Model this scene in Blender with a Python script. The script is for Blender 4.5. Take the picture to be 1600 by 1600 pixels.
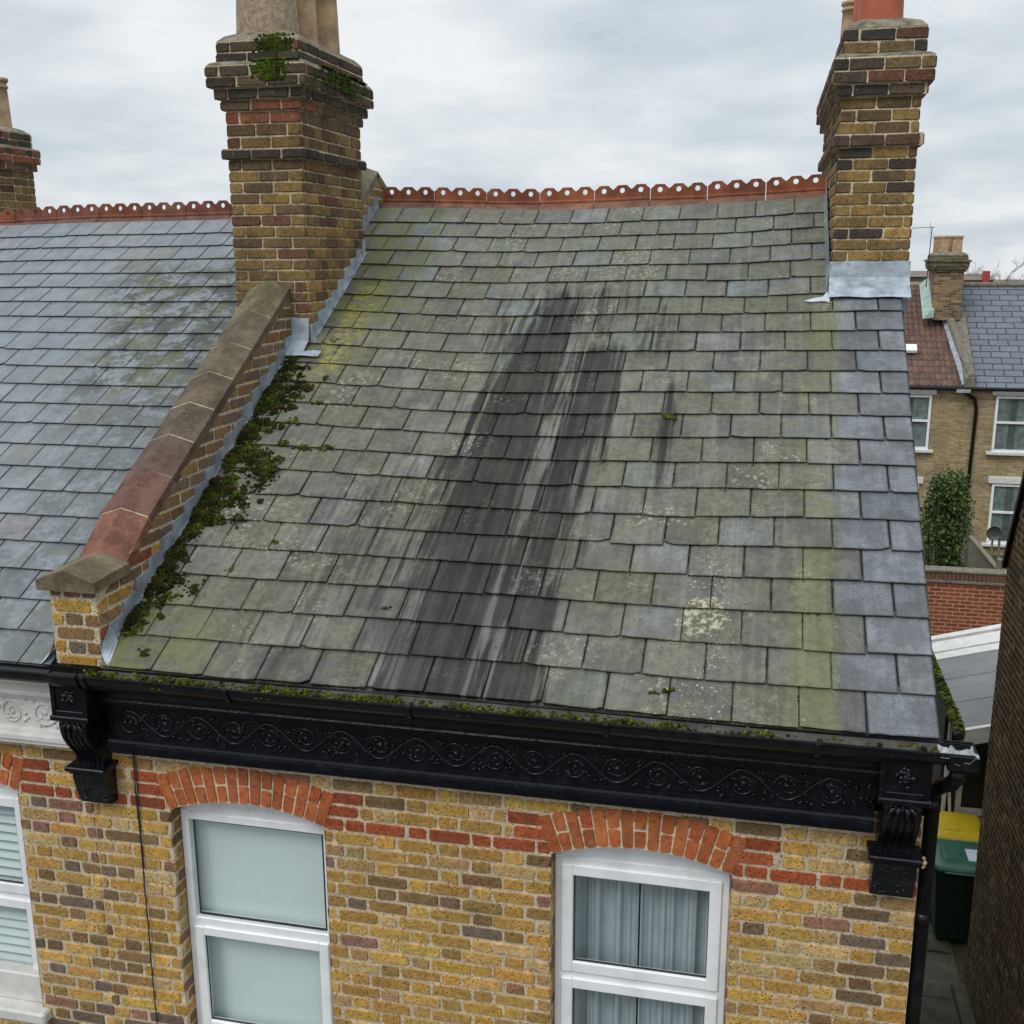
import bpy, math, random
from mathutils import Vector, Matrix
import numpy as np
random.seed(7)
R = math.radians
S = bpy.context.scene
for o in list(bpy.data.objects): bpy.data.objects.remove(o)

# ------------------------------------------------------------------ camera, sky, sun, exposure
cam = bpy.data.cameras.new('camera'); co = bpy.data.objects.new('camera', cam); S.collection.objects.link(co)
Mr = ((0.9752801304927817, 0.2209407452962196, -0.0037221141752757717),
      (-0.047247025114443245, 0.22495412762484387, 0.9732231805101956),
      (-0.2158619597886991, 0.9489893716646655, -0.22983208388666188))
r_, u_, f_ = Mr
co.matrix_world = Matrix(((r_[0], u_[0], -f_[0], -0.8210), (r_[1], u_[1], -f_[1], -4.7815), (r_[2], u_[2], -f_[2], 2.9404), (0, 0, 0, 1)))
cam.sensor_width = 36; cam.lens = 1700 / 1600 * 36; cam.clip_start = .1; cam.clip_end = 5000
S.camera = co

W = bpy.data.worlds.new("World"); S.world = W; W.use_nodes = True
SUN_EL, SUN_AZ = R(48), R(205)      # azimuth measured clockwise from +Y

sun = bpy.data.lights.new('sun', 'SUN'); sun.energy = 1.3; sun.angle = R(22); sun.color = (1, .97, .93)
so = bpy.data.objects.new('sun', sun); S.collection.objects.link(so)
sd = Vector((math.sin(SUN_AZ) * math.cos(SUN_EL), math.cos(SUN_AZ) * math.cos(SUN_EL), math.sin(SUN_EL)))
so.rotation_euler = (-sd).to_track_quat('-Z', 'Y').to_euler()
S.view_settings.view_transform = 'Standard'; S.view_settings.look = 'None'
S.view_settings.exposure = 0.0; S.view_settings.gamma = 1

# ------------------------------------------------------------------ node helper
class NT:
    def __init__(s, tree): s.t = tree; s.N = tree.nodes; s.L = tree.links; s.N.clear()
    def n(s, typ, ins=None, **pr):
        nd = s.N.new(typ)
        for k, v in pr.items(): setattr(nd, k, v)
        for k, v in (ins or {}).items(): s.set(nd.inputs[k], v)
        return nd
    def set(s, inp, v):
        if hasattr(v, 'is_linked') or isinstance(v, bpy.types.NodeSocket): s.L.new(v, inp)
        elif isinstance(v, (tuple, list)) and len(v) == 3 and inp.type == 'RGBA': inp.default_value = (*v, 1)
        else: inp.default_value = v
    def m(s, op, a, b=None, c=None, clamp=False):
        nd = s.n('ShaderNodeMath', operation=op, use_clamp=clamp)
        for i, v in enumerate((a, b, c)):
            if v is not None: s.set(nd.inputs[i], v)
        return nd.outputs[0]
    def vm(s, op, a, b=None):
        nd = s.n('ShaderNodeVectorMath', operation=op)
        s.set(nd.inputs[0], a)
        if b is not None: s.set(nd.inputs[1], b)
        return nd.outputs[0]
    def mix(s, f, a, b, mode='MIX'):
        nd = s.n('ShaderNodeMix', data_type='RGBA', blend_type=mode, clamp_factor=True)
        s.set(nd.inputs[0], f); s.set(nd.inputs[6], a); s.set(nd.inputs[7], b); return nd.outputs[2]
    def noise(s, v, scale, detail=4, rough=.55, out=0):
        return s.n('ShaderNodeTexNoise', {'Vector': v, 'Scale': scale, 'Detail': detail, 'Roughness': rough}).outputs[out]
    def vor(s, v, scale, out='Distance', feature='F1'):
        return s.n('ShaderNodeTexVoronoi', {'Vector': v, 'Scale': scale}, feature=feature).outputs[out]
    def step(s, v, a, b):        # smoothstep a..b
        nd = s.n('ShaderNodeMapRange', {'Value': v, 'From Min': a, 'From Max': b}, interpolation_type='SMOOTHSTEP', clamp=True)
        return nd.outputs[0]
    def ramp(s, v, pts, interp='LINEAR'):
        nd = s.n('ShaderNodeValToRGB'); cr = nd.color_ramp; cr.interpolation = interp
        while len(cr.elements) > 1: cr.elements.remove(cr.elements[-1])
        for i, (p, c) in enumerate(pts):
            e = cr.elements[0] if i == 0 else cr.elements.new(p)
            e.position = p; e.color = (c, c, c, 1) if isinstance(c, (int, float)) else (*c, 1)
        s.L.new(v, nd.inputs[0]); return nd.outputs[0]
    def pos(s): return s.n('ShaderNodeNewGeometry').outputs['Position']
    def attr(s, name='tint', out='Color'): return s.n('ShaderNodeAttribute', attribute_name=name).outputs[out]
    def xyz(s, v):
        o = s.n('ShaderNodeSeparateXYZ', {'Vector': v}).outputs; return o[0], o[1], o[2]
    def comb(s, x, y, z): return s.n('ShaderNodeCombineXYZ', {'X': x, 'Y': y, 'Z': z}).outputs[0]
    def bump(s, h, strength=.4, dist=.01): return s.n('ShaderNodeBump', {'Height': h, 'Strength': strength, 'Distance': dist}).outputs[0]
    def out(s, col, rough=.8, normal=None, metal=0, spec=.5, **extra):
        b = s.n('ShaderNodeBsdfPrincipled', {'Base Color': col, 'Roughness': rough, 'Metallic': metal, 'Specular IOR Level': spec, **extra})
        if normal is not None: s.L.new(normal, b.inputs['Normal'])
        s.n('ShaderNodeOutputMaterial', {'Surface': b.outputs[0]}); return b
def mat(name):
    m = bpy.data.materials.new(name); m.use_nodes = True; return m, NT(m.node_tree)

# ---- world: overcast sky
w = NT(W.node_tree)
tc = w.n('ShaderNodeTexCoord').outputs['Generated']
dx, dy, dz = w.xyz(tc)
zz = w.m('ADD', w.m('MAXIMUM', dz, 0), .22)
cv = w.comb(w.m('DIVIDE', dx, zz), w.m('DIVIDE', dy, zz), w.m('MULTIPLY', dz, 2.0))
n1 = w.noise(cv, 1.15, 6, .52); n2 = w.noise(w.vm('ADD', cv, (7.3, 2.1, 0)), 3.1, 6, .5)
cl = w.m('ADD', w.m('MULTIPLY', n1, .68), w.m('MULTIPLY', n2, .32))
skyc = w.ramp(cl, [(.38, (.58, .655, .715)), (.46, (.69, .755, .81)), (.53, (.80, .85, .885)), (.62, (.95, .97, .985))])
gain = w.m('ADD', .96, w.m('MULTIPLY', w.step(dz, .28, .9), 1.0))
skyc = w.mix(1.0, skyc, w.n('ShaderNodeCombineColor', {'Red': gain, 'Green': gain, 'Blue': gain}).outputs[0], 'MULTIPLY')
nish = w.n('ShaderNodeTexSky', sky_type='NISHITA', sun_disc=False, sun_elevation=SUN_EL, sun_rotation=SUN_AZ)
b1 = w.n('ShaderNodeBackground', {'Color': nish.outputs[0], 'Strength': .08})
b2 = w.n('ShaderNodeBackground', {'Color': skyc, 'Strength': 1.0})
ms = w.n('ShaderNodeMixShader', {0: .93}); w.L.new(b1.outputs[0], ms.inputs[1]); w.L.new(b2.outputs[0], ms.inputs[2])
w.n('ShaderNodeOutputWorld', {'Surface': ms.outputs[0]})

# ------------------------------------------------------------------ mesh builder
class MB:
    def __init__(s): s.v = []; s.f = []; s.c = []
    def add(s, vs, fs, col=(1, 1, 1), cols=None):
        b = len(s.v); s.v.extend([tuple(p) for p in vs])
        for i, f in enumerate(fs):
            s.f.append([b + k for k in f]); s.c.append(cols[i] if cols else col)
    def quad(s, a, b, c, d, col=(1, 1, 1)): s.add([a, b, c, d], [(0, 1, 2, 3)], col)
    def box(s, x0, x1, y0, y1, z0, z1, col=(1, 1, 1)):
        vs = [(x, y, z) for z in (z0, z1) for y in (y0, y1) for x in (x0, x1)]
        s.add(vs, [(0, 2, 3, 1), (4, 5, 7, 6), (0, 1, 5, 4), (2, 6, 7, 3), (0, 4, 6, 2), (1, 3, 7, 5)], col)
    def bbox(s, x0, x1, y0, y1, z0, z1, b=.004, col=(1, 1, 1)):     # chamfered box
        P = []
        for (zc, ins) in ((z0, b), (z0 + b, 0), (z1 - b, 0), (z1, b)):
            P.append([(x0 + ins + (b if not ins else 0), y0 + ins, zc), (x1 - ins - (b if not ins else 0), y0 + ins, zc),
                      (x1 - ins, y0 + ins + (b if not ins else 0), zc), (x1 - ins, y1 - ins - (b if not ins else 0), zc),
                      (x1 - ins - (b if not ins else 0), y1 - ins, zc), (x0 + ins + (b if not ins else 0), y1 - ins, zc),
                      (x0 + ins, y1 - ins - (b if not ins else 0), zc), (x0 + ins, y0 + ins + (b if not ins else 0), zc)])
        s.loft(P, col, True)
    def loft(s, rings, col=(1, 1, 1), caps=True, closed=True):
        n = len(rings[0]); vs = [p for r in rings for p in r]; fs = []
        for i in range(len(rings) - 1):
            for j in range(n if closed else n - 1):
                k = (j + 1) % n; fs.append((i * n + j, i * n + k, (i + 1) * n + k, (i + 1) * n + j))
        if caps: fs.append(tuple(range(n))[::-1]); fs.append(tuple((len(rings) - 1) * n + j for j in range(n)))
        s.add(vs, fs, col)
    def prism(s, poly, a, b, axis=0, col=(1, 1, 1)):   # extrude 2D poly along axis from a to b
        def p(q, t):
            return (t, q[0], q[1]) if axis == 0 else ((q[0], t, q[1]) if axis == 1 else (q[0], q[1], t))
        s.loft([[p(q, a) for q in poly], [p(q, b) for q in poly]], col, True)
    def tube(s, pts, r, n=8, col=(1, 1, 1), caps=True):
        pts = [Vector(p) for p in pts]; rs = r if isinstance(r, (list, tuple)) else [r] * len(pts)
        rings = []; up = None
        for i, p in enumerate(pts):
            t = (pts[min(i + 1, len(pts) - 1)] - pts[max(i - 1, 0)]).normalized()
            if up is None: up = t.orthogonal().normalized()
            a = (up - t * up.dot(t))
            a = a.normalized() if a.length > 1e-5 else t.orthogonal().normalized()
            up = a; b = t.cross(a)
            rings.append([tuple(p + (a * math.cos(q) + b * math.sin(q)) * rs[i]) for q in (2 * math.pi * k / n for k in range(n))])
        s.loft(rings, col, caps)
    def lathe(s, prof, cx, cy, n=24, col=(1, 1, 1), sq=None):   # prof [(r,z)]
        rings = []
        for r, z in prof:
            rings.append([(cx + r * math.cos(2 * math.pi * (k + .5) / n), cy + r * math.sin(2 * math.pi * (k + .5) / n), z) for k in range(n)])
        s.loft(rings, col, True)
    def blob(s, c, r, col=(1, 1, 1), seg=6, rng=random, flat=1.0, n=Vector((0, 0, 1))):
        vs = []; fs = []; a = n.orthogonal().normalized(); b = n.cross(a)
        rows = 3
        for i in range(rows):
            el = i / rows * math.pi / 2
            for k in range(seg):
                q = 2 * math.pi * k / seg + i * .5; rr = r * math.cos(el) * rng.uniform(.75, 1.25)
                vs.append(Vector(c) + (a * math.cos(q) + b * math.sin(q)) * rr + n * (math.sin(el) * r * flat * rng.uniform(.8, 1.2)))
        vs.append(Vector(c) + n * r * flat * rng.uniform(.9, 1.1))
        for i in range(rows - 1):
            for k in range(seg):
                j = (k + 1) % seg; fs.append((i * seg + k, i * seg + j, (i + 1) * seg + j, (i + 1) * seg + k))
        for k in range(seg): fs.append(((rows - 1) * seg + k, (rows - 1) * seg + (k + 1) % seg, rows * seg))
        s.add(vs, fs, col)

WP = {}
def link(name, data, parent=None, loc=(0, 0, 0)):
    o = bpy.data.objects.new(name, data); S.collection.objects.link(o)
    loc = Vector(loc)
    if parent is not None:
        o.parent = parent; o.location = loc - WP[parent.name]
    else: o.location = loc
    WP[o.name] = loc; return o
def tag(o, label=None, cat=None, group=None, kind=None):
    if label: o['label'] = label
    if cat: o['category'] = cat
    if group: o['group'] = group
    if kind: o['kind'] = kind
    return o
def empty(name, loc): return link(name, None, None, loc)
def make(name, mb, material, parent=None, smooth=False, label=None):
    V = np.array(mb.v, dtype=float); c = (V.min(0) + V.max(0)) / 2
    if parent is None: c[2] = V[:, 2].min()
    V -= c
    me = bpy.data.meshes.new(name); me.from_pydata(V.tolist(), [], mb.f)
    for mm in (material if isinstance(material, list) else [material]): me.materials.append(mm)
    ca = me.color_attributes.new('tint', 'FLOAT_COLOR', 'CORNER')
    arr = []
    for f, cc in zip(mb.f, mb.c):
        if isinstance(cc[0], (tuple, list)):
            for q in cc: arr.extend(q)
            continue
        q = (cc[0], cc[1], cc[2], cc[3] if len(cc) > 3 else 1.0)
        for _ in f: arr.extend(q)
    ca.data.foreach_set('color', arr)
    if smooth: me.polygons.foreach_set('use_smooth', [True] * len(me.polygons))
    me.update(); me.validate()
    o = link(name, me, parent, c)
    if label: o['label'] = label
    return o

# ------------------------------------------------------------------ materials
def mat_brick(name, spk=.5, bump=.7, grime=0.0):
    m, t = mat(name); P = t.pos(); T = t.attr()
    n1 = t.noise(P, 48, 6, .72); n2 = t.noise(P, 13, 5, .65); n3 = t.noise(P, 150, 4, .75); n4 = t.noise(t.vm('ADD', P, (4, 4, 4)), 30, 5, .7)
    c = t.mix(t.m('MULTIPLY', t.step(n1, .46, .60), .60), T, t.mix(1, T, (.50, .45, .40), 'MULTIPLY'))
    c = t.mix(t.m('MULTIPLY', t.step(n2, .50, .62), .45), c, t.mix(1, T, (1.45, 1.38, 1.25), 'MULTIPLY'))
    c = t.mix(t.m('MULTIPLY', t.step(n4, .58, .68), .22), c, (.40, .35, .26))
    vo = t.vor(P, 62); pit = t.m('MULTIPLY', t.m('SUBTRACT', 1, t.step(t.m('ADD', vo, t.m('MULTIPLY', t.m('SUBTRACT', n1, .5), .5)), .16, .30)), t.step(n2, .42, .54))
    c = t.mix(t.m('MULTIPLY', pit, spk), c, (.030, .020, .012))
    c = t.mix(t.m('MULTIPLY', t.step(n3, .50, .62), .34), c, t.mix(1, T, (.30, .26, .22), 'MULTIPLY'))
    if grime:
        g = t.noise(P, 3.5, 5, .6); g2 = t.noise(t.vm('ADD', P, (6, 0, 2)), 22, 5, .7)
        c = t.mix(t.m('MULTIPLY', t.step(t.m('ADD', t.m('MULTIPLY', g, .6), t.m('MULTIPLY', g2, .4)), .44, .60), grime), c, (.035, .030, .022))
    h = t.m('SUBTRACT', t.m('ADD', t.m('MULTIPLY', n1, 1.0), t.m('MULTIPLY', n3, .5)), t.m('MULTIPLY', pit, .8))
    t.out(c, .9, t.bump(h, bump, .008), spec=.2); return m
BRICK = mat_brick('stock_brick', .7, .9, .12); CBRICK = mat_brick('sooty_brick', .7, .9, .42); DBRICK = mat_brick('dark_brick', .4, .7, .5)
RBRICK = mat_brick('rubbed_red_brick', .12, .3)

def mat_plain(name, col, rough=.6, var=.15, sc=8, bump=.15, bsc=60, metal=0, spec=.5, tint=False, dark=(.0, .0, .0), dsc=3, damt=0, coat=0):
    m, t = mat(name); P = t.pos(); base = t.mix(1, t.attr(), col, 'MULTIPLY') if tint else col
    n = t.noise(P, sc, 5, .6)
    c = t.mix(t.step(n, .3, .7), t.mix(1, base, (1 - var,) * 3, 'MULTIPLY'), t.mix(1, base, (1 + var,) * 3, 'MULTIPLY'))
    if damt: c = t.mix(t.m('MULTIPLY', t.step(t.noise(P, dsc, 6, .65), .45, .7), damt), c, dark)
    t.out(c, rough, t.bump(t.noise(P, bsc, 4, .6), bump, .004), metal, spec, **({'Coat Weight': coat, 'Coat Roughness': .15} if coat else {})); return m

BLACK = mat_plain('black_gloss_paint', (.0028, .0035, .006), .25, .3, 14, .45, 45, spec=.34, dark=(.020, .026, .034), dsc=22, damt=.28)
GUTTER = mat_plain('black_gutter', (.0045, .0045, .006), .33, .3, 10, .2, 30, spec=.25, dark=(.032, .032, .028), dsc=14, damt=.28)
WHITE = mat_plain('white_masonry_paint', (.60, .59, .56), .6, .06, 6, .3, 50, dark=(.30, .28, .24), dsc=9, damt=.3)
UPVC = mat_plain('white_upvc', (.78, .79, .81), .34, .03, 3, .03, 20, spec=.5, dark=(.42, .42, .39), dsc=4.5, damt=.32)
SEAL = mat_plain('black_glazing_seal', (.02, .022, .025), .5, .1)
LEAD = mat_plain('lead_sheet', (.25, .285, .315), .5, .28, 9, .5, 14, metal=.0, spec=.5, dark=(.12, .13, .14), dsc=7, damt=.5)
LEADB = mat_plain('pale_lead_sheet', (.34, .39, .44), .5, .28, 9, .7, 14, spec=.45, dark=(.14, .165, .19), dsc=11, damt=.65)
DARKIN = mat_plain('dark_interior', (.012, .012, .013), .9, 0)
FLAUNCH = mat_plain('mortar_flaunching', (.20, .18, .14), .95, .35, 12, .9, 40, spec=.2, dark=(.05, .06, .025), dsc=8, damt=.7)
CONC = mat_plain('weathered_concrete', (.17, .155, .12), .9, .25, 9, .7, 60, spec=.2, dark=(.07, .065, .05), dsc=5, damt=.5)
POTB = mat_plain('buff_clay_pot', (.40, .27, .15), .75, .18, 12, .3, 50, dark=(.10, .08, .055), dsc=9, damt=.5)
POTG = mat_plain('rendered_clay_pot', (.31, .24, .155), .9, .3, 30, .9, 60, dark=(.10, .075, .055), dsc=13, damt=.65)
POTR = mat_plain('red_clay_pot', (.36, .085, .035), .6, .15, 8, .2, 50, dark=(.1, .04, .03), dsc=5, damt=.3)
BINBODY = mat_plain('dark_green_plastic', (.006, .022, .014), .4, .1, 5, .1, 40)
BINLID = mat_plain('green_plastic_lid', (.035, .12, .085), .38, .15, 9, .1, 40)
YLID = mat_plain('yellow_plastic_lid', (.62, .45, .015), .42, .1, 9, .1, 40, dark=(.3, .2, .02), dsc=14, damt=.3)
RUBBER = mat_plain('black_rubber', (.015, .015, .015), .8, .1)
STICK = mat_plain('white_sticker', (.55, .62, .70), .6, .05)
TIMBER = mat_plain('weathered_timber', (.17, .15, .11), .85, .25, 6, .6, 30, dark=(.08, .08, .05), damt=.5)
PAVE = mat_plain('mossy_paving', (.075, .08, .05), .85, .35, 4, .6, 40, dark=(.025, .035, .012), dsc=2.5, damt=.7)
WINDOWDARK = None

def mat_terracotta():
    m, t = mat('terracotta_ridge'); P = t.pos(); x, y, z = t.xyz(P); T = t.attr()
    n = t.noise(P, 7, 5, .65); n2 = t.noise(P, 45, 4, .7)
    c = t.mix(t.step(n, .38, .66), t.mix(1, T, (.60, .56, .56), 'MULTIPLY'), T)
    c = t.mix(t.m('MULTIPLY', t.step(n2, .52, .68), .45), c, (.07, .05, .035))
    n3 = t.noise(P, 90, 2, .5); c = t.mix(t.m('MULTIPLY', t.step(n3, .66, .72), .5), c, (.35, .33, .28))
    t.out(c, .85, t.bump(n2, .4, .005), spec=.25); return m
TERRA = mat_terracotta()

def mat_coping():
    m, t = mat('coping_stone'); P = t.pos(); T = t.attr()
    n = t.noise(P, 6, 6, .65); n2 = t.noise(P, 50, 4, .7)
    c = t.mix(t.step(n, .35, .65), t.mix(1, T, (.62, .58, .55), 'MULTIPLY'), t.mix(1, T, (1.25, 1.2, 1.15), 'MULTIPLY'))
    c = t.mix(t.m('MULTIPLY', t.step(n2, .45, .7), .4), c, (.05, .04, .03))
    v = t.vor(P, 60); g = t.noise(t.vm('ADD', P, (3, 1, 2)), 3.4, 3)
    c = t.mix(t.m('MULTIPLY', t.m('MULTIPLY', t.m('SUBTRACT', 1, t.step(v, .1, .25)), t.step(g, .5, .6)), .6), c, (.40, .37, .24))
    t.out(c, .9, t.bump(t.m('ADD', n, n2), .7, .008), spec=.2); return m
COPING = mat_coping()

def mat_slate(name, main):
    m, t = mat(name); P = t.pos(); x, y, z = t.xyz(P); T = t.attr(); rnd = t.attr(out='Alpha')
    yc = t.m('DIVIDE', y, 4.6)
    off = t.m('MULTIPLY', rnd, 9.0)
    Pr = t.comb(t.m('ADD', x, off), y, off)                               # each slate cut from its own piece of stone
    fine = t.noise(P, 85, 4, .7); mid = t.noise(Pr, 7, 6, .68); grain = t.noise(t.comb(t.m('MULTIPLY', x, 26), t.m('MULTIPLY', y, 2.2), off), 1, 5, .62)
    stk = t.noise(t.comb(t.m('MULTIPLY', x, 22), t.m('MULTIPLY', y, 1.1), 4.0), 1, 5, .6)
    stk2 = t.noise(t.comb(t.m('MULTIPLY', x, 7), t.m('MULTIPLY', y, .7), 9.0), 1, 4, .6)
    big = t.noise(P, 1.5, 5, .62); med = t.noise(t.vm('ADD', P, (5, 3, 1)), 5.5, 6, .7)
    sp = t.noise(t.vm('ADD', P, (3, 3, 3)), 150, 3, .75); bl = t.noise(t.vm('ADD', P, (0, 5, 0)), 26, 6, .72)
    a_ = 1.0 if main else .45
    c = t.mix(t.step(mid, .38, .62), t.mix(1, T, (1 - .30 * a_,) * 3, 'MULTIPLY'), t.mix(1, T, (1 + .24 * a_,) * 3, 'MULTIPLY'))
    c = t.mix(t.m('MULTIPLY', t.step(grain, .46, .62), .26 * a_), c, (.05, .05, .05))
    c = t.mix(t.m('MULTIPLY', t.step(bl, .50, .60), .34 * a_), c, t.mix(1, T, (.52, .53, .50), 'MULTIPLY'))
    c = t.mix(t.m('MULTIPLY', t.step(fine, .50, .57), .46 * a_), c, t.mix(1, T, (.55, .55, .53), 'MULTIPLY'))
    c = t.mix(t.m('MULTIPLY', t.step(sp, .55, .62), .46 * a_), c, t.mix(1, T, (1.7, 1.7, 1.6), 'MULTIPLY'))
    if main:
        new = t.step(t.m('ADD', x, t.m('MULTIPLY', y, -.02)), -.42, -.36)        # recently replaced slates by the verge stay clean
        old = t.m('SUBTRACT', 1, new)
        # pale weathered bloom in vertical runs
        c = t.mix(t.m('MULTIPLY', t.m('MULTIPLY', t.step(t.m('ADD', t.m('MULTIPLY', stk, .5), t.m('MULTIPLY', med, .5)), .47, .60), t.m('MULTIPLY', old, t.step(fine, .36, .56))), .55), c, (.255, .262, .235))
        # green algae film
        ag = t.m('ADD', t.m('MULTIPLY', med, .5), t.m('ADD', t.m('MULTIPLY', big, .6), t.m('MULTIPLY', t.m('SUBTRACT', rnd, .5), .10)))
        c = t.mix(t.m('MULTIPLY', t.m('MULTIPLY', t.step(ag, .44, .62), old), .58), c, t.mix(t.step(bl, .42, .58), (.118, .130, .074), (.064, .071, .038)))
        # strong green in top-left corner, and along bottom-left
        tl = t.m('MULTIPLY', t.step(x, -3.0, -3.75), t.step(y, 2.0, 3.0)); bl = t.m('MULTIPLY', t.step(x, -3.2, -3.85), t.step(y, .45, -.1))
        gm = t.m('MULTIPLY', t.m('MAXIMUM', tl, bl), t.step(med, .40, .58))
        c = t.mix(t.m('MULTIPLY', gm, .75), c, (.115, .135, .035))
        # yellow-green run by the new slates
        cx = t.ramp(yc, [(0, .74), (.15, .73), (.35, .70), (.5, .60), (.75, .52)])   # centre: x = -cx*?  (see below)
        d = t.m('ABSOLUTE', t.m('ADD', x, t.m('MULTIPLY', cx, .7)))
        run = t.m('MULTIPLY', t.step(t.m('ADD', d, t.m('MULTIPLY', t.m('SUBTRACT', stk2, .5), .22)), .15, .05), t.step(t.m('ADD', t.m('MULTIPLY', med, .6), t.m('MULTIPLY', rnd, .4)), .36, .58))
        run = t.m('MULTIPLY', run, t.m('ADD', .35, t.m('MULTIPLY', .65, t.step(t.m('ADD', t.m('MULTIPLY', bl, .5), t.m('MULTIPLY', stk, .5)), .42, .56))))
        c = t.mix(t.m('MULTIPLY', t.m('MULTIPLY', run, t.step(y, 3.1, 2.6)), .78), c, (.165, .185, .045))
        # dark soot stains: centreline and half width against y
        def stain(cpts, wpts, amp, soft, ps=1.0):
            cc = t.ramp(yc, cpts); ww = t.ramp(yc, wpts)
            dd = t.m('ABSOLUTE', t.m('ADD', x, t.m('MULTIPLY', cc, 4.0)))
            e = t.m('SUBTRACT', dd, ww); e = t.m('ADD', e, t.m('MULTIPLY', t.m('SUBTRACT', stk, .5), amp)); e = t.m('ADD', e, t.m('MULTIPLY', t.m('SUBTRACT', stk2, .5), amp))
            e = t.m('ADD', e, t.m('MULTIPLY', t.m('SUBTRACT', rnd, .5), .11 * ps))
            e = t.m('ADD', e, t.m('MULTIPLY', t.m('SUBTRACT', bl, .5), .14 * ps))
            return t.step(e, soft, -soft)
        Y = lambda v: max(0, v / 4.6)
        s1 = stain([(Y(0), 2.26 / 4), (Y(.5), 2.30 / 4), (Y(1.0), 2.34 / 4), (Y(1.8), 2.32 / 4), (Y(2.6), 2.24 / 4), (Y(3.2), 2.16 / 4)],
                   [(Y(0), .20), (Y(.6), .23), (Y(1.2), .23), (Y(2.2), .20), (Y(2.8), .13), (Y(3.0), .04), (Y(3.15), 0.0)], .52, .055)
        s2 = stain([(Y(0), 1.93 / 4), (Y(1), 1.93 / 4), (Y(2.3), 1.88 / 4), (1, 1.8 / 4)],
                   [(Y(0), .06), (Y(.6), .075), (Y(1.3), .10), (Y(2.0), .12), (Y(2.35), .06), (Y(2.6), 0.0)], .46, .055)
        s3 = stain([(Y(0), 1.35 / 4), (Y(2.2), 1.35 / 4)], [(Y(1.1), 0.0), (Y(1.3), .008), (Y(1.8), .035), (Y(2.05), .02), (Y(2.15), 0)], .10, .02, .12)
        lim = lambda a, b: t.m('MULTIPLY', t.step(y, b + .12, b - .05), t.step(y, a - .12, a + .05))
        s1 = t.m('MULTIPLY', s1, lim(-1, 3.12)); s2 = t.m('MULTIPLY', s2, lim(-1, 2.5)); s3 = t.m('MULTIPLY', s3, lim(1.25, 2.12))
        topn = t.m('MULTIPLY', t.m('MULTIPLY', t.step(stk2, .46, .56), t.step(stk, .38, .54)), t.m('MULTIPLY', lim(2.45, 3.15), t.m('MULTIPLY', t.step(x, -2.75, -2.6), t.step(x, -1.25, -1.5))))
        lown = t.m('MULTIPLY', t.m('MULTIPLY', t.step(stk2, .46, .58), t.step(stk, .42, .58)), t.m('MULTIPLY', lim(-1, 1.5), t.m('MULTIPLY', t.step(x, -3.6, -3.2), t.step(x, -1.6, -1.9))))
        so_ = t.m('MAXIMUM', t.m('MAXIMUM', s1, s2), t.m('MAXIMUM', s3, t.m('MAXIMUM', t.m('MULTIPLY', topn, .9), t.m('MULTIPLY', lown, .75))))
        c = t.mix(t.m('MULTIPLY', so_, t.m('ADD', .76, t.m('ADD', t.m('MULTIPLY', t.step(bl, .62, .42), .14), t.m('MULTIPLY', t.step(rnd, .1, .8), .10)))), t.mix(1, c, (1.06, 1.0, .94), 'MULTIPLY'), t.mix(t.step(t.m('ADD', t.m('MULTIPLY', stk, .55), t.m('MULTIPLY', grain, .45)), .42, .58), t.mix(1, c, (.09, .08, .076), 'MULTIPLY'), t.mix(1, c, (.25, .225, .215), 'MULTIPLY')))
        # washed pale runs inside the stain
        pr = t.m('MULTIPLY', t.m('MULTIPLY', t.step(t.m('ABSOLUTE', t.m('ADD', x, 2.05)), .13, .03), t.step(stk, .49, .58)), lim(-1, 2.7))
        c = t.mix(t.m('MULTIPLY', pr, .40), c, (.19, .195, .18))
        # lichen
        v1 = t.vor(P, 30); v2 = t.vor(t.vm('ADD', P, (2, 2, 2)), 75)
        lz = t.noise(t.vm('ADD', P, (1, 8, 3)), 2.6, 4, .6)
        lch = t.m('MULTIPLY', t.step(t.m('ADD', v1, t.m('MULTIPLY', t.m('SUBTRACT', bl, .5), .5)), .12, .08), t.m('MULTIPLY', t.step(lz, .54, .60), t.step(rnd, .55, .65)))
        l2 = t.m('MULTIPLY', t.step(t.m('ADD', v2, t.m('MULTIPLY', t.m('SUBTRACT', bl, .5), .7)), .15, .09), t.m('MULTIPLY', t.step(med, .54, .60), t.step(lz, .47, .55)))
        sx = t.m('ABSOLUTE', t.m('ADD', x, .99)); patch = t.m('MULTIPLY', t.step(t.m('ADD', sx, t.m('MULTIPLY', t.m('SUBTRACT', med, .5), .4)), .15, .03), t.step(y, 1.05, .8))
        pc = t.vm('LENGTH', t.vm('SUBTRACT', P, (-1.035, .40, 1.20))); pcl = t.n('ShaderNodeVectorMath', {0: t.vm('SUBTRACT', P, (-1.035, .40, 1.20))}, operation='LENGTH').outputs['Value']
        bigp = t.step(t.m('ADD', pcl, t.m('MULTIPLY', t.m('SUBTRACT', t.noise(P, 22, 5, .7), .5), .30)), .135, .085)
        l3 = t.m('MAXIMUM', t.m('MULTIPLY', patch, t.step(t.m('ADD', t.vor(P, 48), t.m('MULTIPLY', fine, .5)), .60, .42)), bigp)
        lich = t.m('MULTIPLY', t.m('MAXIMUM', t.m('MAXIMUM', t.m('MULTIPLY', lch, .9), t.m('MULTIPLY', l2, .7)), 0), t.m('MULTIPLY', old, t.m('SUBTRACT', 1, t.m('MULTIPLY', so_, .75))))
        c = t.mix(t.m('MULTIPLY', lich, .62), c, (.31, .32, .25))
        c = t.mix(t.m('MULTIPLY', l3, .72), c, t.mix(t.step(t.noise(P, 36, 4, .6), .42, .60), (.10, .09, .05), (.50, .48, .34)))
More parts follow.
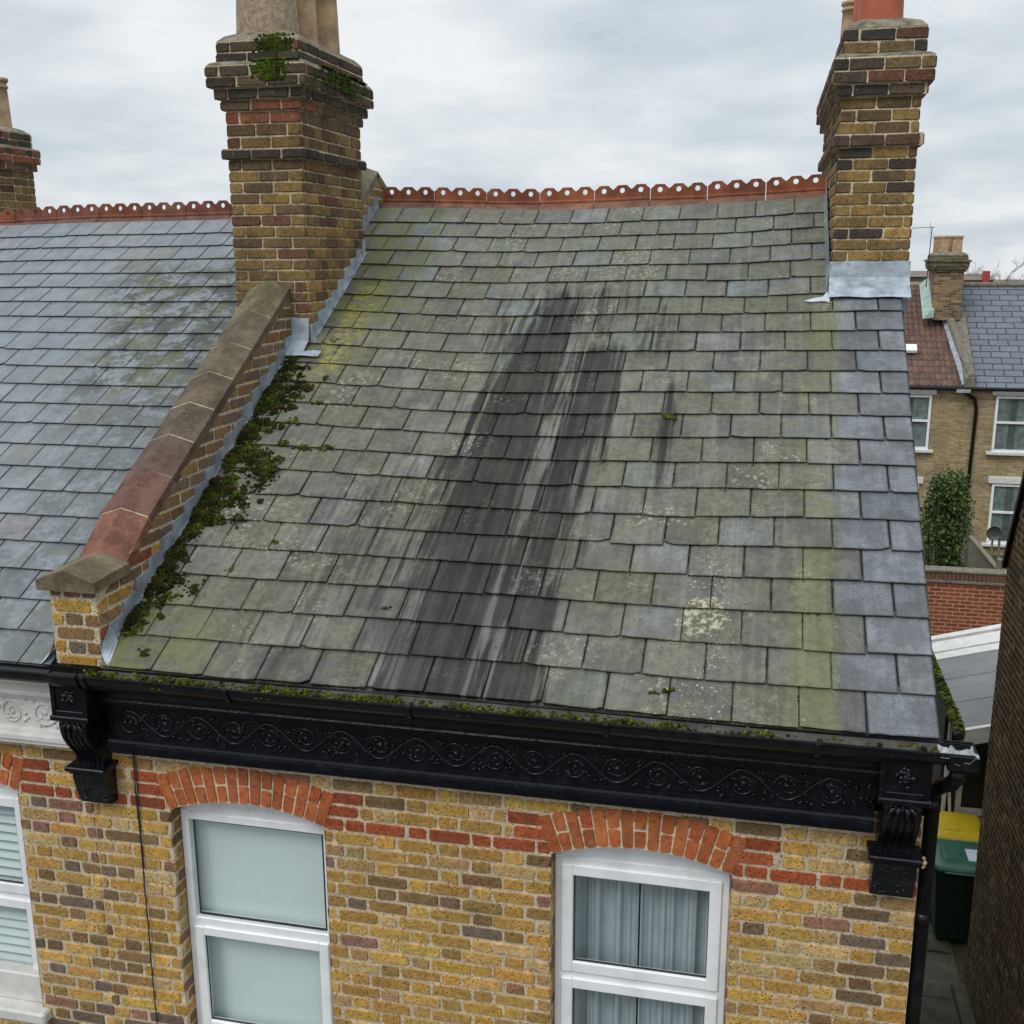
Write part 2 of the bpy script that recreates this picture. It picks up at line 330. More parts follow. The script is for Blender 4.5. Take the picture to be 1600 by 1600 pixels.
        # yellow lichen by the chimney
        yl = t.m('MULTIPLY', t.step(t.m('ABSOLUTE', t.m('ADD', x, 3.70)), .17, .05), t.m('MULTIPLY', t.step(y, 3.3, 3.1), t.step(y, 1.9, 2.3)))
        yl = t.m('MULTIPLY', yl, t.step(t.m('ADD', t.m('MULTIPLY', t.noise(P, 18, 5, .7), .6), t.m('MULTIPLY', fine, .4)), .46, .56))
        c = t.mix(t.m('MULTIPLY', yl, .75), c, (.29, .25, .045))
        # dark moss dots
        dd = t.m('MULTIPLY', t.step(t.vor(t.vm('ADD', P, (9, 1, 4)), 17), .10, .06), t.step(med, .50, .62))
        c = t.mix(t.m('MULTIPLY', dd, .8), c, (.02, .022, .012))
    else:
        # patch of dark grey-green growth along the party wall side
        e = t.m('ADD', t.m('ADD', x, t.m('MULTIPLY', t.m('SUBTRACT', y, 2.5), .25)), t.m('MULTIPLY', t.m('SUBTRACT', big, .5), 2.3))
        mk = t.m('MULTIPLY', t.m('MULTIPLY', t.step(e, -6.0, -5.3), t.step(y, 3.8, 3.3)), t.step(t.m('ADD', t.m('MULTIPLY', med, .65), t.m('MULTIPLY', bl, .35)), .43, .53))
        up = t.step(y, 1.2, 2.6)
        c = t.mix(t.m('MULTIPLY', mk, t.m('ADD', .42, t.m('MULTIPLY', up, .50))), c, t.mix(t.step(t.noise(P, 4, 3), .45, .6), (.038, .041, .034), (.066, .078, .030)))
        c = t.mix(t.m('MULTIPLY', t.m('MULTIPLY', t.step(t.vor(P, 20), .1, .05), t.step(med, .52, .62)), .7), c, (.03, .035, .02))
        c = t.mix(t.m('MULTIPLY', t.m('MULTIPLY', t.step(stk, .52, .68), t.step(med, .45, .6)), .25), c, (.09, .08, .075))
    rg = t.m('ADD', .40 if not main else .52, t.m('MULTIPLY', med, .3))
    t.out(c, rg, t.bump(t.m('ADD', t.m('MULTIPLY', mid, 1.0), t.m('ADD', t.m('MULTIPLY', fine, .7), t.m('MULTIPLY', bl, .8))), .75 if main else .35, .007), spec=.36); return m
SLATE = mat_slate('weathered_slate', True); SLATEL = mat_slate('clean_slate', False)

def mat_moss():
    m, t = mat('moss'); P = t.pos(); n = t.noise(P, 9, 4, .6); n2 = t.noise(P, 120, 3, .7)
    c = t.mix(t.step(n, .38, .62), (.028, .034, .008), (.085, .098, .018))
    c = t.mix(t.m('MULTIPLY', t.step(n2, .45, .65), .55), c, (.012, .012, .004))
    c = t.mix(1, c, t.attr(), 'MULTIPLY')
    t.out(c, .95, t.bump(n2, 1, .01), spec=.1); return m
MOSS = mat_moss()
def mat_leaf(name):
    m, t = mat(name); P = t.pos(); T = t.attr(); n = t.noise(P, 3, 3)
    c = t.mix(t.step(n, .35, .65), t.mix(1, T, (.7, .75, .7), 'MULTIPLY'), t.mix(1, T, (1.25, 1.2, 1), 'MULTIPLY'))
    t.out(c, .55, None, spec=.35); return m
LEAF = mat_leaf('leaves')
def mat_glass():
    m, t = mat('window_glass'); P = t.pos()
    ge = t.n('ShaderNodeNewGeometry'); dt = t.n('ShaderNodeVectorMath', {0: ge.outputs['Incoming'], 1: ge.outputs['Normal']}, operation='DOT_PRODUCT').outputs['Value']
    fr = t.m('ADD', .05, t.m('MULTIPLY', .95, t.m('POWER', t.m('SUBTRACT', 1, t.m('ABSOLUTE', dt), clamp=True), 5)))
    g = t.n('ShaderNodeBsdfGlossy', {'Color': (.95, .97, 1), 'Roughness': .01}); tr = t.n('ShaderNodeBsdfTransparent', {'Color': (.93, .955, .95)})
    bp = t.bump(t.noise(P, 2.2, 2), .22, .02); t.L.new(bp, g.inputs['Normal'])
    mx = t.n('ShaderNodeMixShader', {0: t.m('MULTIPLY', fr, 1.5, clamp=True)}); t.L.new(tr.outputs[0], mx.inputs[1]); t.L.new(g.outputs[0], mx.inputs[2])
    t.n('ShaderNodeOutputMaterial', {'Surface': mx.outputs[0]}); return m
GLASS = mat_glass()
FROST = mat_plain('frosted_film', (.66, .74, .725), .5, .02, 3, .0, 30, spec=.2)
CURT = mat_plain('net_curtain_fabric', (.40, .45, .47), .9, .08, 5, .1, 200, spec=.1)
SLATS = mat_plain('blind_slat_paint', (.62, .69, .70), .5, .03)
def mat_dim():
    m, t = mat('dark_glass'); g = t.out((.03, .04, .045), .08, None, spec=.6); return m
DGLASS = mat_dim()
def mat_plastic_sheet():
    m, t = mat('crumpled_clear_plastic')
    b = t.out((.85, .88, .9), .12, t.bump(t.noise(t.pos(), 40, 4), .8, .01), spec=.6, Alpha=.38); return m
SHEET = mat_plastic_sheet()
def mat_bricktex(name, c1, c2, mort, bw=.225, bh=.075, ms=.012, axis='xz', grime=.3):
    m, t = mat(name); x, y, z = t.xyz(t.pos())
    v = t.comb(x if axis[0] == 'x' else y, z if axis[1] == 'z' else y, 0)
    b = t.n('ShaderNodeTexBrick', {'Vector': v, 'Color1': c1, 'Color2': c2, 'Mortar': mort, 'Scale': 1, 'Brick Width': bw, 'Row Height': bh, 'Mortar Size': ms, 'Mortar Smooth': .2, 'Bias': 0})
    n = t.noise(t.pos(), 14, 5, .7); n2 = t.noise(t.pos(), 1.2, 4)
    c = t.mix(t.m('MULTIPLY', t.step(n, .42, .68), .5), b.outputs[0], t.mix(1, b.outputs[0], (.45, .42, .4), 'MULTIPLY'))
    c = t.mix(t.m('MULTIPLY', t.step(n2, .42, .66), grime), c, (.10, .08, .05))
    t.out(c, .9, t.bump(t.m('SUBTRACT', 1, b.outputs[1]), .6, .01), spec=.2); return m
FARB = mat_bricktex('far_stock_brick', (.46, .34, .17), (.26, .19, .10), (.36, .30, .20))
GARDB = mat_bricktex('garden_red_brick', (.34, .085, .03), (.22, .055, .025), (.42, .27, .18), grime=.15)
SIDEB = mat_bricktex('side_stock_brick', (.36, .24, .1), (.2, .13, .07), (.33, .27, .18), axis='yz')
FARSL = mat_bricktex('far_slate_roof', (.17, .19, .22), (.14, .16, .185), (.055, .06, .07), .55, .24, .02, 'xy', 0)
def mat_ground():
    m, t = mat('ground_soil_and_grass'); P = t.pos(); n = t.noise(P, .6, 6, .6); n2 = t.noise(P, 14, 4, .7)
    c = t.mix(t.step(n, .4, .6), (.05, .06, .025), (.075, .065, .045)); c = t.mix(t.m('MULTIPLY', n2, .5), c, (.03, .035, .015))
    t.out(c, .95, t.bump(n2, .6, .03), spec=.1); return m
GROUNDM = mat_ground()

# ------------------------------------------------------------------ palettes (real-world base colours)
rb = random.Random(3)
def jit(c, a=.12, rng=rb):
    k = 1 + rng.uniform(-a, a); return tuple(max(0, q * k * (1 + rng.uniform(-.04, .04))) for q in c)
YEL = [(.49, .29, .070), (.54, .335, .095), (.43, .25, .062), (.50, .285, .060), (.56, .38, .15), (.34, .205, .062), (.38, .24, .09), (.53, .325, .08), (.47, .27, .07)]
BRN = [(.23, .14, .065), (.20, .13, .075), (.27, .17, .08), (.20, .145, .105)]
PNK = [(.33, .17, .11), (.28, .15, .11)]
MORT = (.64, .54, .38)
def pal_front(u, z, L):
    r = rb.random()
    e = .25 if -4.9 < u < -3.95 else .0            # the party pier is a bit browner
    if u > -.30: e = max(e, .55)
    if z > .28: e = max(e, .1)
    if r < .085 + e * .8: return jit(rb.choice(BRN))
    if r < .145 + e * .8: return jit(rb.choice(PNK))
    return jit(tuple(q * k for q, k in zip(rb.choice(YEL), (1.08, 1.10, 1.25))), .16)
REDB = [(.36, .085, .035), (.40, .10, .04), (.30, .075, .035)]
ORB = [(.42, .125, .045), (.38, .105, .04), (.45, .14, .052), (.36, .11, .045)]

# ------------------------------------------------------------------ brick laying
def clip(poly, a, b, c):          # keep a*x+b*y<=c
    out = []
    for i in range(len(poly)):
        p, q = poly[i], poly[(i + 1) % len(poly)]; dp = a * p[0] + b * p[1] - c; dq = a * q[0] + b * q[1] - c
        if dp <= 0: out.append(p)
        if (dp < 0) != (dq < 0) and dp != dq:
            s_ = dp / (dp - dq); out.append((p[0] + (q[0] - p[0]) * s_, p[1] + (q[1] - p[1]) * s_))
    return out
def area(p): return abs(sum(p[i][0] * p[(i + 1) % len(p)][1] - p[(i + 1) % len(p)][0] * p[i][1] for i in range(len(p)))) / 2
class Plane:
    def __init__(s, o, U, N): s.o = Vector(o); s.U = Vector(U); s.N = Vector(N); s.V = Vector((0, 0, 1))
    def p(s, u, v, h=0): return s.o + s.U * u + s.V * v + s.N * h
def lay(mb, pl, poly, col, h=.006, inset=.006, h0=-.004, rng=rb, flip=False):
    cx = sum(q[0] for q in poly) / len(poly); cy = sum(q[1] for q in poly) / len(poly)
    if len(poly) == 4:      # knock the corners off
        P = []
        for i in range(4):
            p, a, b = poly[i], poly[i - 1], poly[(i + 1) % 4]
            k = rng.uniform(.004, .011)
            for q in (a, b):
                d = math.hypot(q[0] - p[0], q[1] - p[1]) or 1; k = rng.uniform(.003, .012); P.append((p[0] + (q[0] - p[0]) / d * k, p[1] + (q[1] - p[1]) / d * k))
        poly = P
    poly = [(q[0] + rng.uniform(-.0026, .0026), q[1] + rng.uniform(-.0026, .0026)) for q in poly]
    n = len(poly); inner = []
    for q in poly:
        d = math.hypot(q[0] - cx, q[1] - cy) or 1; ix = min(inset, abs(q[0] - cx) * .6); iy = min(inset, abs(q[1] - cy) * .6)
        inner.append((q[0] - math.copysign(ix, q[0] - cx), q[1] - math.copysign(iy, q[1] - cy)))
    hh = h + rng.uniform(-.002, .002); ti = rng.uniform(-.0015, .0015)
    A = [pl.p(q[0], q[1], h0) for q in poly]; B = [pl.p(q[0], q[1], hh + ti * (1 if q[0] > cx else -1)) for q in inner]
    fs = [(i, (i + 1) % n, n + (i + 1) % n, n + i) for i in range(n)] + [tuple(range(n, 2 * n))]
    mb.add(A + B, fs, col)
def lay_wall(mb, pl, u0, u1, z0, z1, pal, zref=.045, holes=(), clips=(), bond='flemish', course=.075, h=.006, shift=0, joint=.010, rng=rb):
    """holes: list of (ua,ub,za,zb); clips: half planes (a,b,c) in (u,z)"""
    k0 = math.floor((z0 - zref) / course) - 1; k1 = math.ceil((z1 - zref) / course) + 1
    for k in range(k0, k1):
        zb = zref + k * course; zt = zb + course - joint
        if zt <= z0 + .012 or zb >= z1 - .012: continue
        a, b = max(zb, z0), min(zt, z1)
        per = (.215 + joint + .1025 + joint) if bond == 'flemish' else .225
        u = math.floor((u0 - shift) / per) * per + shift - per - (per / 2 if k % 2 else 0)
        q = 0
        while u < u1:
            L = (.215 if q % 2 == 0 else .1025) if bond == 'flemish' else .215
            if bond == 'stretch': L = .215
            e = rng.uniform(-.005, .005); ua, ub = max(u + e, u0), min(u + L + rng.uniform(-.003, .003), u1)
            u += L + joint; q += 1
            if ub - ua < .025: continue
            segs = [(ua, ub)]
            for (ha, hb, hza, hzb) in holes:
                if b <= hza + .01 or a >= hzb - .01: continue
                ns = []
                for (p, r) in segs:
                    if r <= ha or p >= hb: ns.append((p, r))
                    else:
                        if ha - p > .025: ns.append((p, ha))
                        if r - hb > .025: ns.append((hb, r))
                segs = ns
            for (p, r) in segs:
                dz = rng.uniform(-.0015, .0015)
                poly = [(p, a + dz), (r, a + dz), (r, b + dz), (p, b + dz)]
                for c in clips:
                    poly = clip(poly, *c)
                    if len(poly) < 3: break
                if len(poly) < 3 or area(poly) < .0008: continue
                lay(mb, pl, poly, pal((p + r) / 2, (a + b) / 2, r - p), h, rng=rng)

# ------------------------------------------------------------------ shared numbers
GZ = -5.1
X0, XP, XL = 0.0, -4.26, -8.52          # right corner, party line, far party line
JW = [(-3.797, -2.914, 'w1'), (-1.717, -.838, 'w2'), (-5.61, -4.73, 'w3'), (-7.69, -6.81, 'w4')]
ZS, RI, CZ = .055, 1.262, -1.128        # arch springing, intrados radius, centre height
WB = -1.40                              # bottom of openings

def arch_z(x, xc, r=RI):
    d = r * r - (x - xc) ** 2; return CZ + math.sqrt(max(d, 0))

def front_wall(xa, xb, opens, name, parent, shade=1.0):
    mb = MB(); pl = Plane((0, 0, 0), (1, 0, 0), (0, -1, 0))
    # mortar sheet, cut round the arched openings
    cuts = sorted(opens); x = xa
    def sheet(x0, x1, z0, z1): mb.quad((x0, 0, z0), (x1, 0, z0), (x1, 0, z1), (x0, 0, z1), jit(MORT, .02))
    for (a, b, _) in cuts:
        sheet(x, a, GZ, .46); xc = (a + b) / 2; n = 16
        for i in range(n):
            p, q = a + (b - a) * i / n, a + (b - a) * (i + 1) / n; zp, zq = arch_z(p, xc), arch_z(q, xc)
            mb.quad((p, 0, zp), (q, 0, zq), (q, 0, .46), (p, 0, .46), MORT)
            mb.quad((p, 0, zp), (p, .14, zp), (q, .14, zq), (q, 0, zq), jit(ORB[1], .1))
        sheet(a, b, GZ, WB)
        # reveals with real bricks
        for (xx, U, N) in ((a, (0, 1, 0), (1, 0, 0)), (b, (0, 1, 0), (-1, 0, 0))):
            rp = Plane((xx, 0, 0), U, N)
            mb.quad((xx, -.003, WB), (xx, .16, WB), (xx, .16, ZS + .002), (xx, -.003, ZS + .002), MORT)
            lay_wall(mb, rp, -.005, .16, WB, ZS, pal_front, h=.003, bond='stretch', shift=.02)
        x = b
    sheet(x, xb, GZ, .46)
    holes = []
    for (a, b, _) in opens:
        holes.append((a, b, WB, ZS + .005)); xc = (a + b) / 2
        # hidden part behind the arch ring
        holes.append((a + .02, b - .02, ZS, .24))
    def pal(u, z, L):
        k = round((z - .0775) / .075)
        if k == 0 and z < .14: return jit(rb.choice(REDB), .12)
        return pal_front(u, z, L)
    for (a, b, _) in opens:
        for k, lim in ((1, .145 + .045), (2, .15 + .07)):
            zb = .045 + k * .075
            for (p, q) in ((a - lim, a + .03), (b - .03, b + lim)):
                p, q = max(p, xa), min(q, xb)
                holes.append((p - .008, q + .008, zb - .002, zb + .067)); lay(mb, pl, [(p, zb), (q, zb), (q, zb + .065), (p, zb + .065)], jit(rb.choice(REDB), .12))
    lay_wall(mb, pl, xa, xb, -3.0, .45, pal, holes=holes, shift=.012)
    lay_wall(mb, pl, xa, xb, GZ, -3.0, pal, holes=holes, shift=.012)
    return make(name, mb, BRICK, parent)

def window_arch(a, b, parent):
    mb = MB(); pl = Plane((0, 0, 0), (1, 0, 0), (0, -1, 0)); xc = (a + b) / 2
    th = math.asin((b - a) / 2 / RI) * 1.0; n = 15; ro = RI + .205
    def P(t, r): return (xc + r * math.sin(t), CZ + r * math.cos(t))
    seg = 30
    for i in range(seg):
        t0, t1 = -th + 2 * th * i / seg, -th + 2 * th * (i + 1) / seg
        q = [P(t0, RI - .001), P(t1, RI - .001), P(t1, ro + .006), P(t0, ro + .006)]
        mb.quad(*[pl.p(u, v, .0045) for u, v in q], col=MORT)
        mb.quad(pl.p(*P(t0, RI - .001), .0045), pl.p(*P(t1, RI - .001), .0045), pl.p(*P(t1, RI - .001), -.13), pl.p(*P(t0, RI - .001), -.13), jit(ORB[1], .1))
    for s_ in (-1, 1):
        q = [P(s_ * th, RI - .001), P(s_ * th, ro + .006)]
        mb.quad(pl.p(*q[0], .0045), pl.p(*q[1], .0045), pl.p(*q[1], -.02), pl.p(*q[0], -.02), MORT)
    for i in range(n):
        t0, t1 = -th + 2 * th * i / n, -th + 2 * th * (i + 1) / n; g = .0028
        a0, a1 = t0 + g, t1 - g
        rows = [(RI + .002, ro)] if i % 2 == 0 else [(RI + .002, RI + .098 + rb.uniform(-.004, .004)), (RI + .106, ro)]
        for (r0, r1) in rows:
            lay(mb, pl, [P(a0, r0), P(a1, r0), P(a1, r1 + rb.uniform(-.004, .004)), P(a0, r1)], jit(rb.choice(ORB), .16), h=.0105, inset=.0025, h0=.003)
    return make('window_arch', mb, RBRICK, parent)

def arch_frame_poly(a, b, z0, inset, rng_n=14):
    xc = (a + b) / 2; pts = [(a + inset, z0), (b - inset, z0)]
    for i in range(rng_n + 1):
        x = (b - inset) + (a - b + 2 * inset) * i / rng_n; pts.append((x, arch_z(x, xc, RI - inset)))
    return pts

def window(a, b, parent, style):
    """white plastic casement in an arched opening: frame, two lights, seals, panes"""
    root = link('window', None, parent, ((a + b) / 2, .1, WB))
    yf = .085
    mb = MB(); ax, bx = a + .004, b - .004
    top = -.02                                                # underside of arched head panel
    zc = arch_frame_poly(ax, bx, top, .002)
    mb.prism([(p[0], p[1]) for p in zc][::-1], yf + .012, yf + .06, 1)          # arched head fill
    def bar(x0, x1, z0, z1, y0=yf, y1=yf + .07, c=.005): mb.bbox(x0, x1, y0, y1, z0, z1, c)
    f = .045
    bar(ax, ax + f, WB + .0, top + .03); bar(bx - f, bx, WB, top + .03)
    bar(ax + f - .004, bx - f + .004, top - .03, top + .018, yf + .003); bar(ax + f - .004, bx - f + .004, WB, WB + .05, yf + .003)
    zm = -.675; bar(ax + f - .004, bx - f + .004, zm - .026, zm + .026, yf + .004)
    make('frame', mb, UPVC, root)
    def light(x0, x1, z0, z1, fw, yo, nm):
        m2 = MB()
        m2.bbox(x0, x0 + fw, yo, yo + .045, z0, z1, .006); m2.bbox(x1 - fw, x1, yo, yo + .045, z0, z1, .006)
        m2.bbox(x0 + fw - .004, x1 - fw + .004, yo + .002, yo + .045, z1 - fw, z1, .006); m2.bbox(x0 + fw - .004, x1 - fw + .004, yo + .002, yo + .045, z0, z0 + fw, .006)
        make(nm, m2, UPVC, root)
    def pane(x0, x1, z0, z1, yo):
        g = MB(); g.quad((x0, yo, z0), (x1, yo, z0), (x1, yo, z1), (x0, yo, z1)); make('pane', g, GLASS, root)
        s_ = MB(); t_ = .006
        s_.box(x0, x0 + t_, yo - .008, yo, z0, z1); s_.box(x1 - t_, x1, yo - .008, yo, z0, z1)
        s_.box(x0 + t_, x1 - t_, yo - .008, yo, z0, z0 + t_ * 1.6); s_.box(x0 + t_, x1 - t_, yo - .008, yo, z1 - t_, z1)
        make('glazing_seal', s_, SEAL, root)
    li, ri = ax + f, bx - f
    if style == 'fixed_top':
        pane(li + .016, ri - .012, zm + .036, top - .036, yf + .03)
        light(li - .008, ri + .008, WB + .042, zm - .022, .058, yf - .012, 'sash'); pane(li + .048, ri - .048, WB + .098, zm - .078, yf + .012)
    else:
        light(li - .010, ri + .010, zm + .018, top - .022, .062, yf - .012, 'sash'); pane(li + .050, ri - .050, zm + .078, top - .082, yf + .012)
        light(li - .010, ri + .010, WB + .042, zm - .018, .062, yf - .012, 'sash'); pane(li + .050, ri - .050, WB + .102, zm - .078, yf + .012)
    if style == 'fixed_top':
        h = MB(); xm = (a + b) / 2 + .10; h.bbox(xm - .02, xm + .02, yf + .0, yf + .006, WB + .10, WB + .125, .002); h.tube([(xm - .03, yf - .0, WB + .112), (xm + .045, yf - .004, WB + .118)], .006, 6)
        make('window_catch', h, UPVC, root)
    return root

# ------------------------------------------------------------------ ground and setting
g = MB()
ys = [-60, -6, 8, 16.2, 30, 60, 120, 300, 700, 1500, 3000]; zs = [GZ - .02, GZ - .02, GZ - .02, GZ - .4, -6.1, -7, -11, -24, -52, -110, -230]
xs = [-3000, -800, -200, -60, -20, 0, 20, 60, 200, 800, 3000]
vs = [(x, y, z) for y, z in zip(ys, zs) for x in xs]; nx = len(xs)
g.add(vs, [(j * nx + i, j * nx + i + 1, (j + 1) * nx + i + 1, (j + 1) * nx + i) for j in range(len(ys) - 1) for i in range(nx - 1)])
tag(make('ground', g, GROUNDM), kind='structure')
# alley paving slabs
g = MB(); rp = random.Random(5); y = 2.0
while y < 8.7:
    L = rp.uniform(.75, .95)
    for (a, b) in ((.03, .98), (.995, 1.72)):
        dz = rp.uniform(-.008, .008); g.bbox(a, b, y + (.2 if a > .5 else 0), y + L - .015 + (.2 if a > .5 else 0), GZ - .05, GZ + .02 + dz, .006)
    y += L
tag(make('path', g, PAVE), kind='structure')
g = MB(); g.bbox(1.60, 1.745, 1.0, 6.7, GZ - .05, GZ + .11, .01); tag(make('kerb', g, PAVE), kind='structure')
g = MB(); g.quad((-30, -9, GZ + .004), (30, -9, GZ + .004), (30, -3.2, GZ + .004), (-30, -3.2, GZ + .004)); tag(make('road', g, mat_plain('asphalt', (.05, .05, .052), .85, .2, 20, .6, 120)), kind='structure')
g = MB(); g.bbox(-30, 30, -3.2, -1.6, GZ - .05, GZ + .12, .02); tag(make('pavement', g, mat_plain('pavement_concrete', (.22, .21, .19), .85, .15, 3, .4, 60)), kind='structure')

# ------------------------------------------------------------------ roofs
SLP = math.atan(.55); CA, SA = math.cos(SLP), math.sin(SLP)
EY, EZ, SLEN = -.15, .90, 4.42 / math.cos(math.atan(.55))
def interp(x, pts):
    for (a, va), (b, vb) in zip(pts, pts[1:]):
        if x <= b: k = max(0, (x - a) / (b - a)); k = k * k * (3 - 2 * k); return va + (vb - va) * k
    return pts[-1][1]
def sag(x, s):
    k = min(1, max(0, s / SLEN))
    if x > -4.18:
        r = interp(x, [(-4.1, -.005), (-2.6, -.045), (-1.3, -.01), (-.3, .022)])
        return r * k + .006 * math.sin(x * 2.3 + s * 1.7) - .018 * math.sin(math.pi * k) * math.sin(math.pi * min(1, max(0, -x / 4.1)))
    return -.03 - .055 * k + interp(x, [(-8, -.04), (-6.4, -.01), (-4.3, 0)]) * k + .003 * math.sin(x * 2 + s)
def rp3(x, s, h=0):
    return Vector((x, EY + s * CA - h * SA, EZ + s * SA + h * CA + sag(x, s)))
def roof_z(x, y): return EZ + (y - EY) * .55 + sag(x, (y - EY) / CA)

JOINTS = []
def slates(name, parent, xl, xr_fn, gauge, width, off, mt, palfn, rng, rough=1.0, mainroof=False):
    mb = MB(); rows = int(SLEN / gauge) + 1
    # battened underlay, seen only in the joints
    N = 12
    for i in range(N):
        for j in range(8):
            sa, sb = SLEN * j / 8, SLEN * (j + 1) / 8
            a0, a1 = xl + (xr_fn(sa) - xl) * i / N, xl + (xr_fn(sa) - xl) * (i + 1) / N
            b0, b1 = xl + (xr_fn(sb) - xl) * i / N, xl + (xr_fn(sb) - xl) * (i + 1) / N
            mb.quad(rp3(a0, sa, -.006), rp3(a1, sa, -.006), rp3(b1, sb, -.006), rp3(b0, sb, -.006), (.02, .02, .02, .5))
    for k in range(rows):
        s0 = k * gauge; 
        if s0 > SLEN - .03: break
        s1 = min(s0 + gauge + .05, SLEN + .02); xr = xr_fn(s0)
        edges = [xr]
        x = xr - (off[0] if k % 2 == 0 else off[1]) + rng.uniform(-.006, .006)
        while x > xl + .06: edges.append(x); x -= width * (1 + rng.uniform(-.02, .02) * rough)
        edges.append(xl); edges = edges[::-1]
        for a, b in zip(edges, edges[1:]):
            rot = rng.gauss(0, .0022) * rough; slip = rng.gauss(0, .0018) * rough
            if rng.random() < .03 * rough: slip -= rng.uniform(.005, .016); rot *= 2
            lift = rng.uniform(0, .003) * rough; hb, ht, th = .0150 + lift, .0015, .0065
            gx = .0026 + rng.uniform(0, .0022) * rough; JOINTS.append((name, b, s0 + rng.uniform(0, gauge)))
            A, B = a + gx, b - gx; tilt = rng.gauss(0, .0008) * rough
            nb = 6; bot = []
            cl, cr = (rng.uniform(.006, .02) if rng.random() < .12 * rough else .001), (rng.uniform(.006, .022) if rng.random() < .12 * rough else .001)
            for q in range(nb + 1):
                u = q / nb; xx = A + (B - A) * u; d = rng.gauss(0, .0011) * rough
                if q == 0: d += cl
                if q == nb: d += cr
                bot.append((xx, s0 + slip + rot * (xx - (A + B) / 2) * 4 + d, hb + tilt * (u - .5) * 4))
            topp = [(B, s1, ht), (A, s1, ht)]
            col = palfn((a + b) / 2, s0, rng); n = nb + 1
            cxm, csm = (A + B) / 2, s0 + gauge / 2
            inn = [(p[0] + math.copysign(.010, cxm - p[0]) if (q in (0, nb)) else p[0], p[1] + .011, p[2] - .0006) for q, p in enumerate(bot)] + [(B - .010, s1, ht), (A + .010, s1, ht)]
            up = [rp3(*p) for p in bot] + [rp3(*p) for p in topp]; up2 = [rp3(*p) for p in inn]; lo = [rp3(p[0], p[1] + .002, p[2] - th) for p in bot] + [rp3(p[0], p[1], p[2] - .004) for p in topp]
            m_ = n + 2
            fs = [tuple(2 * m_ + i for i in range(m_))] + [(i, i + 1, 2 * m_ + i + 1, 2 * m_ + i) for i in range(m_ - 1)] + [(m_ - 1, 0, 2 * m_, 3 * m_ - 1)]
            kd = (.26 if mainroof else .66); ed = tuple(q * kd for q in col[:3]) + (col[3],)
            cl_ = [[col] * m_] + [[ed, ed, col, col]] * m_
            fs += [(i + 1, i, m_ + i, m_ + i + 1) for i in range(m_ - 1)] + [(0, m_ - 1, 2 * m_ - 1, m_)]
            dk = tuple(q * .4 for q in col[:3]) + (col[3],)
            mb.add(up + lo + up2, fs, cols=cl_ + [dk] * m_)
    return make(name, mb, mt, parent)

def tone(c, a, rng):
    k = 1 + rng.uniform(-a, a); w_ = rng.uniform(-.018, .018); return (c[0] * k * (1 + w_), c[1] * k, c[2] * k * (1 - w_))
def pal_main(x, s, rng):
    r = rng.random()
    if x > -.37: c = rng.choice([(.148, .166, .178), (.137, .155, .168), (.158, .175, .186)])
    elif r < .08 and s > 2.6: c = (.155, .185, .175)
    elif r < .22: c = rng.choice([(.105, .102, .098), (.122, .118, .112)])
    elif r < .34: c = (.155, .165, .158)
    else: c = rng.choice([(.128, .133, .112), (.112, .118, .098), (.140, .143, .122), (.126, .135, .114), (.118, .12, .106)])
    if s > 4.0: c = tuple(a * .6 + b * .4 for a, b in zip(c, (.17, .19, .19)))
    return (*tone((c[0] * .94, c[1] * .95, c[2] * 1.03), .16, rng), rng.random())
def pal_left(x, s, rng):
    r = rng.random(); c = rng.choice([(.180, .198, .214), (.172, .190, .206), (.188, .205, .220), (.176, .193, .209)])
    if r < .03: c = (.185, .182, .188)
    elif r < .08: c = (.178, .188, .182)
    return (*tone(c, .05, rng), rng.random())

